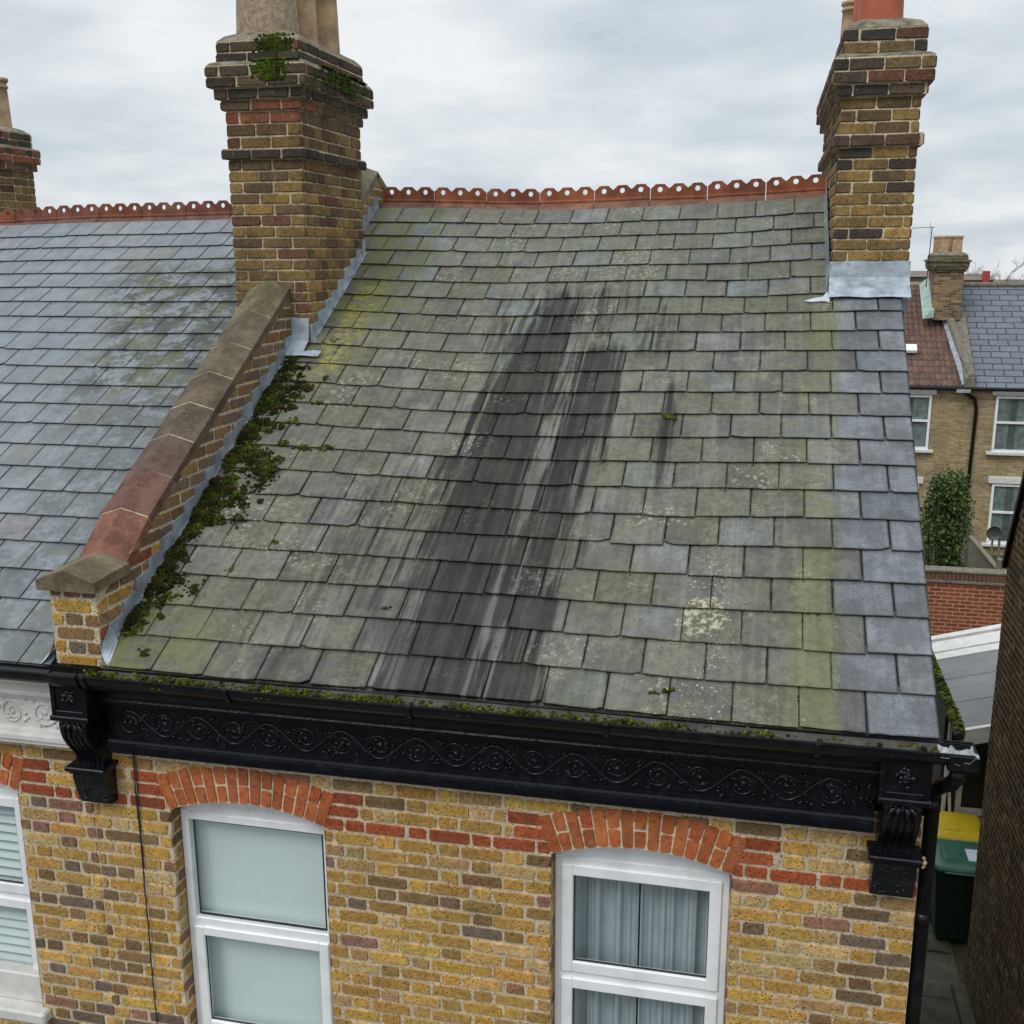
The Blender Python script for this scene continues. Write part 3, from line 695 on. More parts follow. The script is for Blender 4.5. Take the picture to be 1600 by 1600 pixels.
def ridge_tiles(roof, x0, x1, L, zf, jitr):
    """crested terracotta ridge tiles, one mesh each"""
    rt = random.Random(jitr); n = max(1, round((x1 - x0) / L)); L = (x1 - x0) / n
    for i in range(n):
        a, b = x0 + i * L + .003, x0 + (i + 1) * L - .003; zr = zf((a + b) / 2) + rt.uniform(-.004, .004); za, zb = zf(a) - zf((a + b) / 2), zf(b) - zf((a + b) / 2)
        Z = lambda x: zr + za + (zb - za) * (x - a) / (b - a)
        yr = 4.41; mb = MB(); base = jit(rt.choice([(.27, .095, .052), (.22, .085, .055), (.31, .105, .05), (.25, .085, .048)]), .1, rt)
        low = tuple(q * k for q, k in zip(base, (.74, 1.12, 1.35)))
        for s_ in (-1, 1):           # wings
            prof = [(0, .0), (s_ * .175, -.105), (s_ * .175, -.123), (0, -.018)]
            rings = [[(x, yr + p[0], Z(x) + p[1]) for p in prof] for x in (a, b)]
            mb.loft(rings, low, True)
        mb.tube([(a, yr, Z(a) + .004), (b, yr, Z(b) + .004)], .017, 10, base)
        w = (b - a) / 3; zb0 = .0; hh = .112; t_ = .007; hc = .070; hr = .0205; m = 16
        for q in range(3):            # scallops, each with a round hole
            cx = a + w * (q + .5)
            out = [(-w / 2, zb0), (0, zb0), (w / 2, zb0), (w / 2, hc - .02), (w / 2, hh - .034), (w * .36, hh - .018), (w * .24, hh), (0, hh + .001), (-w * .24, hh), (-w * .36, hh - .018), (-w / 2, hh - .034), (-w / 2, hc - .02)]
            # ring of quads from hole to outline, sampled by angle
            def hit(ang):
                dx_, dz_ = math.cos(ang), math.sin(ang); best = None
                for p, r in zip(out, out[1:] + out[:1]):
                    ex, ez = r[0] - p[0], r[1] - p[1]; den = dx_ * ez - dz_ * ex
                    if abs(den) < 1e-9: continue
                    px, pz = p[0], p[1] - hc; tt = (px * ez - pz * ex) / den; uu = (px * dz_ - pz * dx_) / den
                    if tt > 0 and -1e-6 <= uu <= 1 + 1e-6 and (best is None or tt < best): best = tt
                return best or .02
            angs = sorted(set([round(2 * math.pi * k / m, 5) for k in range(m)] + [round(math.atan2(p[1] - hc, p[0]) % (2 * math.pi), 5) for p in out])); A = len(angs)
            H = [(hr * math.cos(g_), hc + hr * math.sin(g_)) for g_ in angs]; O = []
            for g_ in angs:
                t0 = hit(g_); O.append((t0 * math.cos(g_), hc + t0 * math.sin(g_)))
            def p3(p, y_): return (cx + p[0], yr + y_, Z(cx + p[0]) + .006 + p[1])
            vs_ = [p3(p, -t_) for p in H] + [p3(p, -t_) for p in O] + [p3(p, t_) for p in H] + [p3(p, t_) for p in O]; fs_ = []
            for k in range(A):
                j = (k + 1) % A
                fs_ += [(k, j, A + j, A + k), (2 * A + j, 2 * A + k, 3 * A + k, 3 * A + j), (k, 2 * A + k, 2 * A + j, j), (A + j, 3 * A + j, 3 * A + k, A + k)]
            mb.add(vs_, fs_, base)
        make('ridge_tile', mb, TERRA, roof)

# ------------------------------------------------------------------ houses in the terrace
def zridge_main(x): return 3.322 + .55 * .14 + interp(x, [(-4.1, -.01), (-2.6, -.045), (-1.3, -.012), (-.3, .03)])
def zridge_left(x): return 3.395 + interp(x, [(-8.4, -.150), (-6.4, -.10), (-4.3, -.085)])
house = empty('terraced_house', (-2.13, 0, GZ)); tag(house, 'yellow brick terraced house with stained mossy slate roof and black cornice', 'house')
left = empty('terraced_house', (-6.4, 0, GZ)); tag(left, 'terraced house on the left with clean blue-grey slate roof and white cornice', 'house')

front_wall(XP, X0, [JW[0], JW[1]], 'front_wall', house)
front_wall(XL, XP - .001, [JW[2], JW[3]], 'front_wall', left)
for (a, b, _), h_ in ((JW[0], house), (JW[1], house), (JW[2], left), (JW[3], left)): window_arch(a, b, h_)
wA = window(*JW[0][:2], house, 'fixed_top'); wA['label'] = 'window with frosted upper pane under the left brick arch'
wB = window(*JW[1][:2], house, 'two'); wB['label'] = 'window with drawn net curtains under the right brick arch'
window(*JW[2][:2], left, 'two'); window(*JW[3][:2], left, 'two')
# sills
for (a, b, _), h_ in ((JW[0], house), (JW[1], house), (JW[2], left), (JW[3], left)):
    mb = MB(); mb.bbox(a - .0, b + .0, -.02, .15, WB - .015, WB + .0, .003)
    if h_ is left:
        mb = MB(); mb.bbox(a - .05, b + .05, -.07, .14, WB + .0, WB + .075, .012); mb.bbox(a + .005, b - .005, .02, .12, WB + .075, WB + .26, .008)
    else: mb.bbox(a - .03, b + .03, -.055, .0, WB - .10, WB - .016, .008)
    make('window_sill', mb, WHITE, h_)
# side and back walls, added black box that blocks light behind the windows
mb = MB(); mb.quad((0, 0, GZ), (0, 8.6, GZ), (0, 8.6, .95), (0, 0, .95)); mb.add([(0, 0, .95), (0, 8.6, .95), (0, 4.35, 3.28)], [(0, 1, 2)])
make('side_wall', mb, SIDEB, house)
for h_, a, b in ((house, XP, X0), (left, XL, XP)):
    mb = MB(); mb.quad((a, 8.6, GZ), (b, 8.6, GZ), (b, 8.6, .95), (a, 8.6, .95)); make('back_wall', mb, FARB, h_)
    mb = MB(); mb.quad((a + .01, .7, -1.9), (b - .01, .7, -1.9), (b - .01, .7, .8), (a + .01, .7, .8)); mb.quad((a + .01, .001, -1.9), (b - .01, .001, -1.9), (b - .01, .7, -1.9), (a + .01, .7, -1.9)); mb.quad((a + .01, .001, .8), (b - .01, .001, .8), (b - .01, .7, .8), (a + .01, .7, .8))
    make('room_dark_box', mb, DARKIN, h_)

rs = random.Random(11)
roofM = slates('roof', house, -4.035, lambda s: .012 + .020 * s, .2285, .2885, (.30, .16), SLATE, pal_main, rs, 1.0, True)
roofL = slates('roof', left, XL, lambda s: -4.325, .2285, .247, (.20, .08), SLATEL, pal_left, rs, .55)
for h_, a, b, zf in ((house, -4.04, .10, zridge_main), (left, XL, -4.32, zridge_left)):
    mb = MB(); zr = zf((a + b) / 2) - .03; mb.quad((a, 4.42, zr), (b, 4.42, zr), (b, 8.8, .88), (a, 8.8, .88)); mb.quad((a, 4.42, zr - .03), (b, 4.42, zr - .03), (b, 8.8, .85), (a, 8.8, .85)); make('back_slope', mb, FARSL, h_)
ridge_tiles(roofM, -4.03, -.385, .456, zridge_main, 2)
ridge_tiles(roofL, -8.5, -4.58, .436, zridge_left, 5)

# ---- party parapet between the two roofs
XR_, XLf = -4.055, -4.32
par = link('parapet', None, house, (-4.18, 0, .9))
mb = MB()
def ptop(y): return 1.30 + .582 * (y - .06) if y > .2 else 1.30
poly = [(-.10, .88), (-.10, 1.30), (.16, 1.30), (2.44, ptop(2.44)), (2.44, 2.2)]
mb.prism(poly, XLf, XR_, 0, MORT)
pr = random.Random(8); rb2 = random.Random(9)
def pal_par(u, z, L): return jit(pr.choice(YEL[:4] + BRN * 2 + [(.26, .09, .05)]), .15, pr) if z < 1.4 else jit(pr.choice(BRN), .25, pr)
lay_wall(mb, Plane((0, -.10, 0), (1, 0, 0), (0, -1, 0)), XLf, XR_, .88, 1.30, pal_par, zref=.87, shift=-4.30)
lay_wall(mb, Plane((XR_, 0, 0), (0, 1, 0), (1, 0, 0)), -.10, 2.44, .88, 2.95, pal_par, zref=.87, clips=[(0, 1, 1.30)] if 0 else [(-.582, 1, 1.30 - .582 * .06 + .0)], bond='stretch')
lay_wall(mb, Plane((XLf, 0, 0), (0, 1, 0), (-1, 0, 0)), -.10, 2.44, .88, 2.95, pal_par, zref=.87, clips=[(-.582, 1, 1.30 - .582 * .06)], bond='stretch')
make('brick_upstand', mb, BRICK, par)
# coping stones
def coping(pts, wide, mb, col, up, ends=True):
    rings = []
    for (y, z, dy, dz) in pts:   # section centre, direction
        n = Vector((0, -dz, dy)).normalized(); c = Vector((-4.195, y, z))
        sec = [(-wide, .0), (0, up), (wide, .0), (wide, -.055), (-wide, -.055)]
        rings.append([tuple(c + Vector((q[0], 0, 0)) + n * q[1]) for q in sec])
    mb.loft(rings, col, True)
stones = [.15, .43, .71, .98, 1.25, 1.52, 1.80, 2.12, 2.44]
ccol = [(.20, .095, .066), (.135, .078, .06), (.105, .075, .062), (.11, .09, .068), (.115, .098, .07), (.115, .10, .07), (.12, .11, .075), (.15, .135, .075)]
for i in range(len(stones) - 1):
    mb = MB(); y0, y1 = stones[i] + .003, stones[i + 1] - .003; dz0 = pr.uniform(-.005, .005)
    coping([(y0, ptop(y0) + .035 + dz0, 1, .582), (y1, ptop(y1) + .035 + dz0, 1, .582)], .146, mb, jit(ccol[i], .06, pr), .06)
    make('coping_stone', mb, COPING, par)
    if i == len(stones) - 2: continue
    jb = MB(); coping([(y1 - .002, ptop(y1) + .037, 1, .582), (y1 + .008, ptop(y1 + .008) + .037, 1, .582)], .143, jb, (.42, .38, .28), .057); make('coping_joint', jb, COPING, par)
mb = MB(); coping([(-.150, 1.345, 1, .05), (.18, 1.360, 1, .05)], .165, mb, (.155, .13, .085), .060); make('cap_stone', mb, COPING, par, label='buff end stone capping the foot of the parapet')
# stepped lead flashing
def step_flash(x, y0, y1, rise, parent, mt, base, step=.075, slope=.55, thick=.003, nx=1, name='lead_flashing'):
    mb = MB(); y = y0; xs_ = x + nx * .013; k = 0
    dy = step / slope; fr = random.Random(int(x * 100) + 5)
    while y < y1 - .01:
        ya, yb = y, min(y + dy, y1); t0 = rise + fr.uniform(-.012, .012); zb0, zb1 = base(ya) + .012, base(yb) + .012
        z0 = base(ya) + t0 + .02
        tn = fr.uniform(.006, .02); lean = 0
        poly = [(ya, zb0), (yb, zb1), (yb, z0 + .012), (yb - tn, z0 + .02), (ya + .01, z0), (ya, z0 - .008)]
        lean = fr.uniform(0, .006)
        A = [(xs_ + nx * (lean if q[1] > zb1 + .01 else 0), q[0], q[1]) for q in poly]; B = [(x + .001 * nx, q[0], q[1]) for q in poly]
        mb.loft([A, B], (1, 1, 1), True); y = yb; k += 1
    # foot dressed onto the slates
    n = 14
    for i in range(n):
        ya, yb = y0 + (y1 - y0) * i / n, y0 + (y1 - y0) * (i + 1) / n
        mb.quad((xs_, ya, base(ya) + .014), (xs_, yb, base(yb) + .014), (xs_ + nx * .018, yb, base(yb) + .018), (xs_ + nx * .018, ya, base(ya) + .018))
    return make(name, mb, mt, parent)
step_flash(XR_, -.02, 2.43, .105, par, LEAD, lambda y: roof_z(-4.03, y))
for (xa, sg) in ((XR_, 1), (XLf, -1)):      # flared lead at the foot, both sides
    mb = MB(); n = 6; P = []
    for i in range(n + 1):
        t_ = i / n; P.append([(xa + sg * (.014 + .060 * t_ ** 2.5), -.105 - .055 * t_, roof_z(xa, -.15) + .115 - .105 * t_), (xa + sg * (.014 + .030 * t_ ** 2.5), -.01, roof_z(xa, -.01) + .125 - .105 * t_)])
    mb.loft(P, (1, 1, 1), False, False)
    make('lead_kicker', mb, LEADB, par)

# ---- chimneys
def stack(mb, x0, x1, y0, y1, courses, pal, mort=(.60, .50, .35), faces='FLRB', seed=1):
    """courses: [(z_bottom, height, projection)]"""
    rg = random.Random(seed)
    for k, (zb, ch, e) in enumerate(courses):
        a, b, c, d = x0 - e, x1 + e, y0 - e, y1 + e
        mb.box(a + .004, b - .004, c + .004, d - .004, zb, zb + ch - .0005, mort)
        zt = zb + ch - .009; zr = zb
        sh = .11 * (k % 2)
        if 'F' in faces: lay_wall(mb, Plane((0, c, 0), (1, 0, 0), (0, -1, 0)), a, b, zb, zt, lambda u, z, L: pal(u, z, e, 'F'), zref=zb, course=ch + .0, joint=.009, bond='stretch' if e <= .001 else 'stretch', shift=a + .105 * (k % 2) - .0, h=.004, rng=rg)
        if 'B' in faces: lay_wall(mb, Plane((0, d, 0), (1, 0, 0), (0, 1, 0)), a, b, zb, zt, lambda u, z, L: pal(u, z, e, 'B'), zref=zb, course=ch, joint=.009, bond='stretch', shift=a + .105 * (k % 2), h=.004, rng=rg)
        if 'R' in faces: lay_wall(mb, Plane((b, 0, 0), (0, 1, 0), (1, 0, 0)), c, d, zb, zt, lambda u, z, L: pal(u, z, e, 'R'), zref=zb, course=ch, joint=.009, bond='flemish', shift=c + .05 + .105 * (k % 2), h=.004, rng=rg)
        if 'L' in faces: lay_wall(mb, Plane((a, 0, 0), (0, 1, 0), (-1, 0, 0)), c, d, zb, zt, lambda u, z, L: pal(u, z, e, 'L'), zref=zb, course=ch, joint=.009, bond='flemish', shift=c + .05 + .105 * (k % 2), h=.004, rng=rg)
cr_ = random.Random(21)
SOOT = [(.065, .052, .038), (.085, .066, .045), (.052, .043, .034), (.105, .08, .05)]
CHY = [(.30, .195, .07), (.25, .165, .065), (.34, .22, .08), (.21, .14, .068), (.17, .115, .06), (.16, .105, .058), (.37, .24, .085), (.28, .18, .075)]
def pal_ch(top, band, redtop=True):
    def f(u, z, e, face):
        r = cr_.random()
        if z > top: return jit(cr_.choice(SOOT), .2, cr_) if r > .1 else jit((.2, .08, .05), .2, cr_)
        if z > top - .16 and redtop: return jit(cr_.choice([(.28, .09, .05), (.16, .10, .07), (.13, .09, .06), (.24, .09, .055)]), .15, cr_)
        if e > .001: return jit(cr_.choice(SOOT), .2, cr_)
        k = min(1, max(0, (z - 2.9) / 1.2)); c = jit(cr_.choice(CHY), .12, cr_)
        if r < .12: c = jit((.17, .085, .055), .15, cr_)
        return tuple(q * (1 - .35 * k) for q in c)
    return f
def courses(z0, z1, ch, e): n = round((z1 - z0) / ch); return [(z0 + i * (z1 - z0) / n, (z1 - z0) / n, e) for i in range(n)]
def pot_round(parent, x, y, z, r, h, mt, label=None, rims=True):
    mb = MB(); prof = [(r, z - .06), (r * 1.0, z), (r * .93, z + h * .55), (r * .88, z + h * .80)]
    if rims: prof += [(r * 1.0, z + h * .81), (r * 1.0, z + h * .84), (r * .90, z + h * .86), (r * .9, z + h * .92), (r * 1.05, z + h * .93), (r * 1.05, z + h)]
    else: prof += [(r * .9, z + h)]
    prof += [(r * .8, z + h), (r * .7, z + h * .5)]
    mb.lathe(prof, x, y, 28); return make('chimney_pot', mb, mt, parent, True, label)

chL = link('chimney', None, house, (-4.29, 3.2, 2.3)); chL['label'] = 'tall sooty brick chimney stack on the party wall with buff pots'
mb = MB()
cs = courses(1.98, 3.61, .0741, 0) + [(3.61, .068, .032)] + courses(3.678, 3.925, .0823, 0) + [(3.925, .070, .022), (3.995, .072, .052), (4.067, .070, .086), (4.137, .070, .088)] + [(4.225, .070, .030), (4.295, .070, .028)]
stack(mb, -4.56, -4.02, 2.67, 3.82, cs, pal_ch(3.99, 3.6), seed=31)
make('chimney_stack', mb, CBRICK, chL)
mb = MB()
def frust(mb, x0, x1, y0, y1, z0, i, h, seed=1):
    rg = random.Random(seed); n = 8
    def ring(xa, xb, ya, yb, z, j):
        P = []
        for a, b in (((xa, ya), (xb, ya)), ((xb, ya), (xb, yb)), ((xb, yb), (xa, yb)), ((xa, yb), (xa, ya))):
            for k in range(n): t_ = k / n; P.append((a[0] + (b[0] - a[0]) * t_ + rg.uniform(-j, j), a[1] + (b[1] - a[1]) * t_ + rg.uniform(-j, j), z + rg.uniform(-j, j)))
        return P
    mb.loft([ring(x0, x1, y0, y1, z0, .001), ring(x0 + i * .3, x1 - i * .3, y0 + i * .3, y1 - i * .3, z0 + h * .5, .005), ring(x0 + i, x1 - i, y0 + i, y1 - i, z0 + h, .006)], (1, 1, 1), True)
frust(mb, -4.642, -3.938, 2.588, 3.902, 4.208, .06, .035, 2); frust(mb, -4.584, -3.996, 2.648, 3.842, 4.366, .13, .075, 3)
make('flaunching', mb, FLAUNCH, chL)
# front pot: square shouldered, then two round ones
mb = MB(); rings = []
for (hw, z) in ((.185, 4.36), (.182, 4.46), (.170, 4.75), (.160, 4.90), (.185, 4.92), (.185, 5.0), (.13, 5.0), (.12, 4.8)):
    k = hw * .30; cx, cy = -4.335, 2.93
    rings.append([(cx + a * hw, cy + b * hw, z) for a, b in ((-.62, -1), (.62, -1), (1, -.62), (1, .62), (.62, 1), (-.62, 1), (-1, .62), (-1, -.62))])
mb.loft(rings); make('chimney_pot', mb, POTG, chL, False, 'large rendered octagonal chimney pot at the front of the left stack')
pot_round(chL, -4.235, 3.28, 4.43, .115, .52, POTB); pot_round(chL, -4.17, 3.56, 4.43, .105, .50, POTB, 'round buff pot with ring mouldings')
mv = Vector((.098, -.22, -.022)); chL.location = chL.location + mv; WP[chL.name] = WP[chL.name] + mv
for o_ in chL.children: WP[o_.name] = WP[o_.name] + mv
step_flash(-3.922, 2.46, 3.60, .115, chL, LEADB, lambda y: roof_z(-3.92, y))
mb = MB(); n = 8                                                     # front apron beside the coping
def apl(x, k):
    y_, z_ = [(2.440, 2.50), (2.436, 2.40), (2.42, 2.345), (2.33, 2.283), (2.27, 2.252)][k]
    return (x, y_ + .002 * math.sin(x * 40 + k), z_ + .018 + .003 * math.sin(x * 37 + k * 2))
for i in range(n):
    xa, xb = -4.052 + .132 * i / n, -4.052 + .132 * (i + 1) / n
    for k in range(4): mb.quad(apl(xa, k + 1), apl(xb, k + 1), apl(xb, k), apl(xa, k))
for i in range(n):
    xa, xb = -3.92 + .13 * i / n, -3.92 + .13 * (i + 1) / n
    for k in (3,): mb.quad(apl(xa, 4), apl(xb, 4), apl(xb, 3), apl(xa, 3))
make('lead_apron', mb, LEADB, chL)
# parapet behind the left stack, rising over the ridge
mb = MB(); poly = [(3.62, 2.8), (3.62, 3.16), (4.25, 3.56), (4.75, 3.42), (5.6, 2.95), (5.6, 2.5)]
mb.prism(poly, XLf, XR_, 0, MORT); lay_wall(mb, Plane((XR_, 0, 0), (0, 1, 0), (1, 0, 0)), 3.62, 5.5, 2.9, 3.56, lambda u, z, L: jit(cr_.choice(CHY), .12, cr_), clips=[(-.62, 1, 3.30 - .62 * 3.86), (.52, 1, 3.56 + .52 * 4.45)], bond='stretch')
make('rear_upstand', mb, CBRICK, par)
mb = MB()
for pts in ([(3.63, 3.20, 1, .62), (4.33, 3.63, 1, .62)], [(4.335, 3.63, 1, -.50), (5.6, 3.00, 1, -.50)]): coping(pts, .15, mb, (.17, .155, .11), .055)
make('rear_coping', mb, COPING, par)
step_flash(XR_, 3.64, 4.30, .10, par, LEAD, lambda y: roof_z(-4.03, y), name='rear_flashing')

chR = link('chimney', None, house, (-.13, 4.3, 2.3)); chR['label'] = 'brick chimney stack on the right gable with red pot and lead apron'
mb = MB()
cs = courses(2.52, 3.635, .0743, 0) + [(3.635, .078, .035)] + courses(3.713, 3.95, .079, 0) + [(3.95, .075, .035), (4.025, .080, .066), (4.105, .080, .068)] + [(4.215, .075, .012), (4.29, .078, .012)]
def palr(u, z, e, face):
    r = cr_.random()
    if z > 4.02: return jit(cr_.choice([(.06, .055, .045), (.10, .08, .06), (.22, .15, .07), (.17, .08, .05)]), .2, cr_)
    if e > .001: return jit(cr_.choice([(.16, .09, .055), (.05, .045, .04), (.12, .08, .06)]), .2, cr_)
    c = jit(cr_.choice(CHY + [(.075, .06, .048), (.33, .23, .08)]), .14, cr_); k = min(1, max(0, (z - 3.5) / .5))
    return tuple(q * (1 - .2 * k) for q in c)
stack(mb, -.375, .122, 3.15, 5.45, cs, palr, mort=(.72, .61, .43), seed=44); make('chimney_stack', mb, CBRICK, chR)
mb = MB(); frust(mb, -.438, .185, 3.087, 5.51, 4.186, .05, .032, 5); frust(mb, -.385, .132, 3.14, 5.46, 4.369, .13, .075, 6); make('flaunching', mb, FLAUNCH, chR)
pot_round(chR, -.145, 3.42, 4.42, .148, .60, POTR, 'large red clay pot at the front of the right stack', False); pot_round(chR, -.16, 3.85, 4.42, .14, .60, POTR, None, False)
pot_round(chR, -.285, 4.15, 4.40, .075, .33, POTB)
# lead apron and side flashing of right stack
mb = MB(); n = 12
def ap(x, k):   # profile down the apron
    y_, z_ = [(3.136, 2.862), (3.132, 2.755), (3.115, 2.722), (3.03, 2.668), (2.965, 2.636)][k]
    return (x, y_ - .002 + .002 * math.sin(x * 31 + k), z_ + .030 + .003 * math.sin(x * 23 + k * 2) - (.006 if k == 4 else 0))
for i in range(n):
    xa, xb = -.388 + (.525) * i / n, -.388 + (.525) * (i + 1) / n
    for k in range(4): mb.quad(ap(xa, k + 1), ap(xb, k + 1), ap(xb, k), ap(xa, k))
mb.quad((-.388, 3.14, 2.66), (.137, 3.14, 2.66), (.137, 3.14, 2.55), (-.388, 3.14, 2.55))
make('lead_apron', mb, LEADB, chR)
mb = MB(); v = [(-.55, 3.555), (-.50, 3.540), (-.42, 3.548), (-.385, 3.53), (-.385, 3.63), (-.40, 3.66), (-.43, 3.60), (-.49, 3.585)]
mb.loft([[tuple(rp3(x, s_, .016)) for x, s_ in v], [tuple(rp3(x, s_, .022)) for x, s_ in v]]); make('mortar_patch', mb, mat_plain('white_sealant', (.46, .50, .54), .5, .1, 12, .4, 40), chR)
mb = MB(); n = 12
for i in range(n):
    ya, yb = 3.14 + 1.15 * i / n, 3.14 + 1.15 * (i + 1) / n; b0, b1 = roof_z(-.38, ya), roof_z(-.38, yb)
    mb.quad((-.392, ya, b0 + .01), (-.392, yb, b1 + .01), (-.389, yb, b1 + .15), (-.389, ya, b0 + .15)); mb.quad((-.392, ya, b0 + .012), (-.392, yb, b1 + .012), (-.405, yb, b1 + .022), (-.405, ya, b0 + .022))
mb.tube([(-.40, 3.13, 2.70), (-.397, 3.14, 2.80), (-.38, 3.135, 2.87)], .008, 6, (.3, .3, .3))
make('side_flashing', mb, LEAD, chR)

# ------------------------------------------------------------------ cornices, corbels, gutter
PROF = [(-.002, .400), (-.098, .400), (-.100, .422), (-.112, .428), (-.112, .452), (-.098, .462), (-.094, .474), (-.072, .488), (-.072, .655), (-.098, .664), (-.100, .684), (-.128, .694), (-.128, .708), (-.122, .716)]
for i in range(9):
    q = i / 8 * math.pi / 2; PROF.append((-.122 - .085 * (1 - math.cos(q)), .716 + .082 * math.sin(q)))
PROF += [(-.214, .803), (-.214, .838), (-.002, .838)]
def scroll(mb, xa, xb, y, zc, amp, P, r, col=(1, 1, 1), flip=1, seed=1):
    rg = random.Random(seed); n = int((xb - xa) / P * 24); pts = []
    for i in range(n + 1):
        x = xa + (xb - xa) * i / n; pts.append((x, y, zc + flip * amp * .78 * math.sin((x - xa) / P * 2 * math.pi)))
    mb.tube(pts, r, 6, col)
    k = 0; x = xa + P * .25
    while x < xb - .05:
        s_ = 1 if k % 2 == 0 else -1; s_ *= flip
        cz = zc - s_ * amp * .05; sp = []; turns = 1.45
        for i in range(26):
            t_ = i / 25; rr = amp * .90 * (1 - t_ * .80); q = (math.pi * .5 + t_ * turns * 2 * math.pi) * 1
            sp.append((x + .004 + rr * math.cos(q) * 1.0, y, cz + s_ * rr * math.sin(q)))
        mb.tube(sp, [r * (1.05 - .45 * i / 25) for i in range(26)], 6, col)
        mb.blob((x + .002, y + .002, cz), amp * .20, col, 7, rg, .6, Vector((0, -1, 0)))
        for j in range(5):
            q = rg.uniform(0, 6.28); mb.blob((x + math.cos(q) * amp * .42, y + .002, cz + math.sin(q) * amp * .42), amp * .13, col, 6, rg, .7, Vector((0, -1, 0)))
        for j in range(13):     # leaves in the spandrels
            q = rg.uniform(0, 1); lx = x + P * .25 + (q - .5) * P * .32; lz = zc + (-s_) * -1 * amp * rg.uniform(.25, .95) * (1 if j % 2 else -.9)
            a_ = rg.uniform(-1, 1.2); Lf = amp * rg.uniform(.25, .45); mb.tube([(lx, y + .002, lz), (lx + math.cos(a_) * Lf * .5, y - .003, lz + math.sin(a_) * Lf * .5), (lx + math.cos(a_) * Lf, y + .003, lz + math.sin(a_) * Lf)], [r * .5, r * 1.1, r * .3], 5, col)
        x += P * .5; k += 1
def cornice(parent, xa, xb, mt, label, seed):
    mb = MB(); mb.prism(PROF, xa, xb, 0); c = make('cornice', mb, mt, parent, False, label)
    mb = MB(); scroll(mb, xa + .03, xb - .02, -.0735, .5715, .080, .392, .0078, seed=seed); make('scroll_ornament', mb, mt, c, True)
cornice(house, -4.07, -.225, BLACK, 'black painted cornice with scrolling vine relief', 3)
cornice(left, -8.3, -4.30, WHITE, 'white painted cornice with scrolling vine relief', 4)

def corbel(parent, cx, label, mirror=False):
    mb = MB(); w = .104; rg = random.Random(int(-cx * 10) + 3)
    mb.bbox(cx - w, cx + w, -.205, -.0, .640, .838, .006)                           # head block
    for (a, b, c, d) in ((cx - w, cx - w + .024, .640, .838), (cx + w - .024, cx + w, .640, .838), (cx - w + .024, cx + w - .024, .640, .668), (cx - w + .024, cx + w - .024, .812, .838)): mb.bbox(a, b, -.215, -.2, c, d, .003)
    mb.bbox(cx - w - .008, cx + w + .008, -.228, -.0, .612, .642, .006)
    pb = MB()
    S_ = [(-.190, .612), (-.197, .58), (-.195, .545), (-.183, .505), (-.162, .465), (-.137, .43), (-.113, .398), (-.096, .365), (-.088, .335), (-.090, .312)]
    prof = [(0, .612)] + S_ + [(0, .312)]
    mb.prism(prof[::-1], cx - .080, cx + .080, 0)
    for k in (-.068, -.030, .0, .030, .068):
        mb.tube([(cx + k * (1 - .15 * i / 9), p[0] - .001, p[1]) for i, p in enumerate(S_)], [.011] * 9 + [.008], 7)
    mb.bbox(cx - .118, cx + .118, -.150, 0, .288, .314, .006); mb.bbox(cx - .103, cx + .103, -.132, 0, .268, .288, .005)
    pr_ = [(0, .268), (-.110, .268), (-.114, .245), (-.104, .20), (-.088, .145), (-.070, .095), (-.066, .078), (0, .078)]
    mb.prism(pr_[::-1], cx - .094, cx + .094, 0)
    o = make('corbel', mb, BLACK, parent, False, label)
    lb = MB()
    for j in range(26):   # foliage boss in the head panel
        a_ = rg.uniform(0, 6.28); d = rg.uniform(0, .05); lb.blob((cx + math.cos(a_) * d * .9, -.203, .735 + math.sin(a_) * d), rg.uniform(.010, .018), (1, 1, 1), 6, rg, .9, Vector((0, -1, 0)))
    make('foliage_boss', lb, BLACK, o, True); lb = MB()
    for s_ in (-1, 1):       # acanthus on the scroll shoulder
        for q in (.018, .045):
            lb.tube([(cx + s_ * q * .5, -.192, .60), (cx + s_ * q * 1.1, -.206, .575), (cx + s_ * q * 1.25, -.204, .545), (cx + s_ * q * .95, -.190, .52)], [.005, .013, .012, .004], 7)
    make('acanthus_leaf', lb, BLACK, o, True); lb = MB()
    for j in range(46):   # leafy drop below the shelf
        z = rg.uniform(.090, .258); yy = -.112 + (.258 - z) / .168 * .044; lb.blob((cx + rg.uniform(-.078, .078), yy + .004, z), rg.uniform(.008, .017), (1, 1, 1), 6, rg, 1.0, Vector((0, -.93, -.35)).normalized())
    make('foliage_drop', lb, BLACK, o, True)
corbel(house, -4.195, 'black scrolled corbel between the white and black cornices')
corbel(house, -.122, 'black scrolled corbel at the right corner with a chipped shelf')
mb = MB()
for j in range(9): mb.blob((-.010 + cr_.uniform(-.012, .01), -.135 + cr_.uniform(-.015, .03), .296 + cr_.uniform(-.012, .012)), .010, (1, 1, 1), 6, cr_, .6, Vector((.5, -.8, .2)).normalized())
make('chipped_paint', mb, mat_plain('bare_stone_chip', (.42, .27, .18), .9, .3, 40), house)

